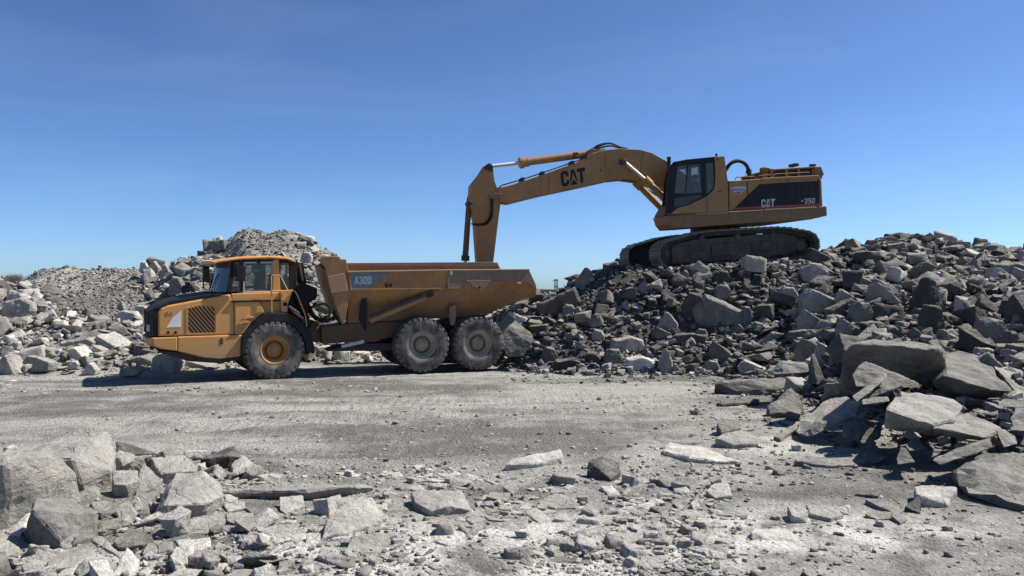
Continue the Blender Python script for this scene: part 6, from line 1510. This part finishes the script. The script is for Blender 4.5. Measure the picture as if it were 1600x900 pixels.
for (tone, noun, reg), its in grp.items():
    pl = noun + 's'; left = list(its)
    for o in its: o[0]['category'] = 'slab' if noun == 'flat slab' else 'boulder'; o[0]['group'] = f'{tone} {pl} {reg}'
    if len(its) == 1: its[0][0]['label'] = f'{tone} {noun} {reg}'; continue
    for word, key in (('largest', lambda t: -t[4]), ('leftmost', lambda t: t[5]), ('rightmost', lambda t: -t[5]), ('topmost', lambda t: t[6]), ('lowest', lambda t: -t[6])):
        b_ = min(its, key=key)
        if b_ in left and len(left) > 0:
            b_[0]['label'] = f'{word} loose {tone} {noun} {reg}'; left.remove(b_)
    for o in left: o[0]['label'] = f'middling loose {tone} {noun} {reg}'

def merged(name, lst, mat, label, cat):
    V, Fc = [], []; off = 0
    for c_ in lst:
        i, m3, up = place(c_, rn); hi_ = c_[6] > 7
        v = (mi_v if hi_ else lo_v)[i] @ np.array(m3).T + np.array([c_[1], c_[2], gmap[id(c_)] + up])
        f = (mi_f if hi_ else lo_f)[i]; V.append(v); Fc.append(f + off); off += len(v)
    if not V: return
    V = np.concatenate(V); Fc = np.concatenate(Fc).astype(np.int32); me = bpy.data.meshes.new(name)
    me.vertices.add(len(V)); me.vertices.foreach_set('co', V.ravel()); n = len(Fc); me.loops.add(n * 3); me.polygons.add(n)
    me.loops.foreach_set('vertex_index', Fc.ravel()); me.polygons.foreach_set('loop_start', np.arange(n, dtype=np.int32) * 3); me.polygons.foreach_set('loop_total', np.full(n, 3, np.int32))
    me.update(); tag(link(name, me, M[mat]), label, cat, kind='stuff')
R_ = [c_ for c_ in rest if c_[4] > 700 and (c_[5] > .02 or c_[2] > 17) and c_ not in ()]
isf = set(id(c_) for c_ in fore)
zones = {'right': [c_ for c_ in rest if id(c_) not in isf and c_[4] >= 700], 'left': [c_ for c_ in rest if id(c_) not in isf and c_[4] < 700], 'fore': [c_ for c_ in rest if id(c_) in isf]}
lab = {('right', 'rock_dark'): 'dark broken stone filling the heap under the excavator', ('right', 'rock_grey'): 'grey broken stone mixed into the heap under the excavator', ('right', 'rock_pale'): 'pale broken stone mixed into the heap under the excavator',
       ('left', 'rock_pale'): 'pale broken stone covering the bank behind the dump truck', ('left', 'rock_grey'): 'grey broken stone and gravel covering the mounds behind the truck', ('left', 'rock_dark'): 'dark broken stone scattered on the ridge behind the truck',
       ('fore', 'rock_pale'): 'pale gravel and chips spread over the foreground', ('fore', 'rock_grey'): 'grey gravel and chips spread over the foreground'}
for z_, ls in zones.items():
    for mt in ('rock_dark', 'rock_grey', 'rock_pale'):
        sub = [c_ for c_ in ls if c_[3] == mt]
        if sub: merged('gravel' if z_ == 'fore' else 'rubble', sub, mt, lab[(z_, mt)], 'gravel' if z_ == 'fore' else 'rubble')
print('heroes', n_hero, 'individual', len(ind), 'rest', len(rest), 'smallest apparent', ind[-1][6])

# ============================================================ FAR THINGS
def far_box(mb, px0, px1, py0, py1, z, dz):
    x0, z1_ = at_depth(px0, py0, z).x, at_depth(px0, py0, z).z; x1 = at_depth(px1, py1, z).x; zb = at_depth(px0, py1, z).z
    mb.rings([[(x0, z, zb), (x1, z, zb), (x1, z, z1_), (x0, z, z1_)], [(x0, z + dz, zb), (x1, z + dz, zb), (x1, z + dz, z1_), (x0, z + dz, z1_)]])
class ID: T = Matrix.Identity(4)
def far_root(name, x, y, label, cat):
    o = link(name, None); o.location = (x, y, 0); tag(o, label, cat); o.empty_display_size = 2; return o
def sub(mb, name, mat, root):
    o = mb.build(name, mat, root); o.matrix_parent_inverse = Matrix.Translation(root.location).inverted(); return o
D_ = 300.
r = far_root('industrial_building', at_depth(857, 455, D_).x, D_, 'long low tan building far away on the horizon, left of the lattice tower', 'building')
mb = MB(ID); far_box(mb, 846.5, 869, 454, 468, D_, 14); sub(mb, 'wall', M['far_wall'], r)
mb = MB(ID); far_box(mb, 846, 869.5, 452.8, 454.3, D_ - .3, 14.6); sub(mb, 'roof', M['far_roof'], r)
r = far_root('industrial_building', at_depth(882, 452, D_).x, D_ + 4, 'small dark blue building on the horizon right of the lattice tower', 'building')
mb = MB(ID); far_box(mb, 875, 889, 451, 468, D_ + 4, 10); sub(mb, 'wall', M['far_dark'], r)
mb = MB(ID); far_box(mb, 874.6, 889.4, 450, 451, D_ + 3.7, 10.6); sub(mb, 'roof', M['far_roof'], r)
mb = MB(ID); far_box(mb, 877, 888.5, 453, 455.2, D_ + 3.4, .5); sub(mb, 'white_canopy', M['far_white'], r)
r = far_root('lattice_tower', at_depth(869.3, 455, D_).x, D_ - 6, 'pale blue steel lattice tower on the horizon behind the truck tail', 'tower')
mb = MB(ID); xa, xb = at_depth(866.6, 0, D_ - 6).x, at_depth(871.6, 0, D_ - 6).x; zt_ = at_depth(866, 436.5, D_ - 6).z; yb = D_ - 6
for x in (xa, xb):
    for y in (yb, yb + 1.2): mb.tube([(x, y, -2), (x, y, zt_)], .10, 6)
sub(mb, 'tower_leg', M['far_steel'], r)
mb = MB(ID)
for k in range(7):
    z0_ = 0 + zt_ * k / 7; z1_ = zt_ * (k + 1) / 7
    for y in (yb, yb + 1.2): mb.tube([(xa, y, z0_), (xb, y, z1_)], .06, 5); mb.tube([(xb, y, z0_), (xa, y, z1_)], .06, 5); mb.tube([(xa, y, z1_), (xb, y, z1_)], .07, 5)
sub(mb, 'lattice', M['far_steel'], r)
mb = MB(ID)
for k in (4, 7): mb.rings([[(xa - .1, yb - .1, zt_ * k / 7 - .5), (xb + .1, yb - .1, zt_ * k / 7 - .5), (xb + .1, yb - .1, zt_ * k / 7), (xa - .1, yb - .1, zt_ * k / 7)], [(xa - .1, yb + 1.3, zt_ * k / 7 - .5), (xb + .1, yb + 1.3, zt_ * k / 7 - .5), (xb + .1, yb + 1.3, zt_ * k / 7), (xa - .1, yb + 1.3, zt_ * k / 7)]])
mb.tube([(xa, yb, zt_ * .9), (xa - 1, yb, zt_ * .93)], .12, 5); sub(mb, 'platform', M['far_steel'], r)
for px, py, lb in ((893.3, 436, 'tall thin mast on the horizon at the left edge of the dark heap'), (882, 444, 'short thin pole above the small dark blue building')):
    mb = MB(ID); p = at_depth(px, py, D_ + 20); mb.tube([(p.x, p.y, -1), (p.x, p.y, p.z)], [.14, .10], 6); mb.tube([(p.x - .5, p.y, p.z * .96), (p.x + .5, p.y, p.z * .96)], .05, 5); o = mb.build('mast', M['far_steel'], None); tag(o, lb, 'mast')
mb = MB(ID); p = at_depth(156, 415, 40); g_ = at_depth(156, 424, 40); mb.tube([(p.x, p.y, g_.z - .3), (p.x, p.y, p.z)], .05, 6); mb.tube([(p.x, p.y, p.z - .12), (p.x, p.y, p.z)], .08, 6); o = mb.build('marker_post', M['steel_dark'], None); tag(o, 'short marker post standing on top of the gravel mound at left', 'post')

def shrub(x, y, z0, hgt, wid, label, seed):
    rn = random.Random(seed); root = link('bare_shrub', None); root.location = (x, y, z0); tag(root, label, 'shrub')
    segs = []
    def grow(p, d, L, r, lv):
        q = p + d * L; segs.append((p, q, r, r * .7))
        if lv == 0: return
        for _ in range(rn.choice((2, 3, 3))):
            nd = (d + Vector((rn.gauss(0, .45), rn.gauss(0, .45), rn.gauss(.05, .25)))).normalized(); grow(q, nd, L * rn.uniform(.65, .85), r * .62, lv - 1)
    for _ in range(9):
        a = rn.uniform(0, 6.28); d = Vector((math.cos(a) * .5 * wid / hgt, math.sin(a) * .5, 1)).normalized()
        grow(Vector((rn.uniform(-.35, .35) * wid, rn.uniform(-.3, .3) * wid, 0)), d, hgt * .3, .07, 4)
    big_, sm = MB(ID), MB(ID)
    for p, q, r0, r1 in segs: (big_ if r0 > .04 else sm).tube([p, q], [r0, r1], 5 if r0 > .04 else 3, cap=False)
    big_.build('stem', M['bark'], root); sm.build('twigs', M['bark'], root)
p = at_depth(9, 440, 75); shrub(p.x, p.y, p.z - 1.0, 1.9, 1.3, 'bare leafless shrub on the horizon at the left edge of the picture', 3)
p = at_depth(23, 440, 75); shrub(p.x, p.y, p.z - 1.0, 1.9, 1.2, 'bare leafless shrub beside the left slope of the gravel mound', 4)
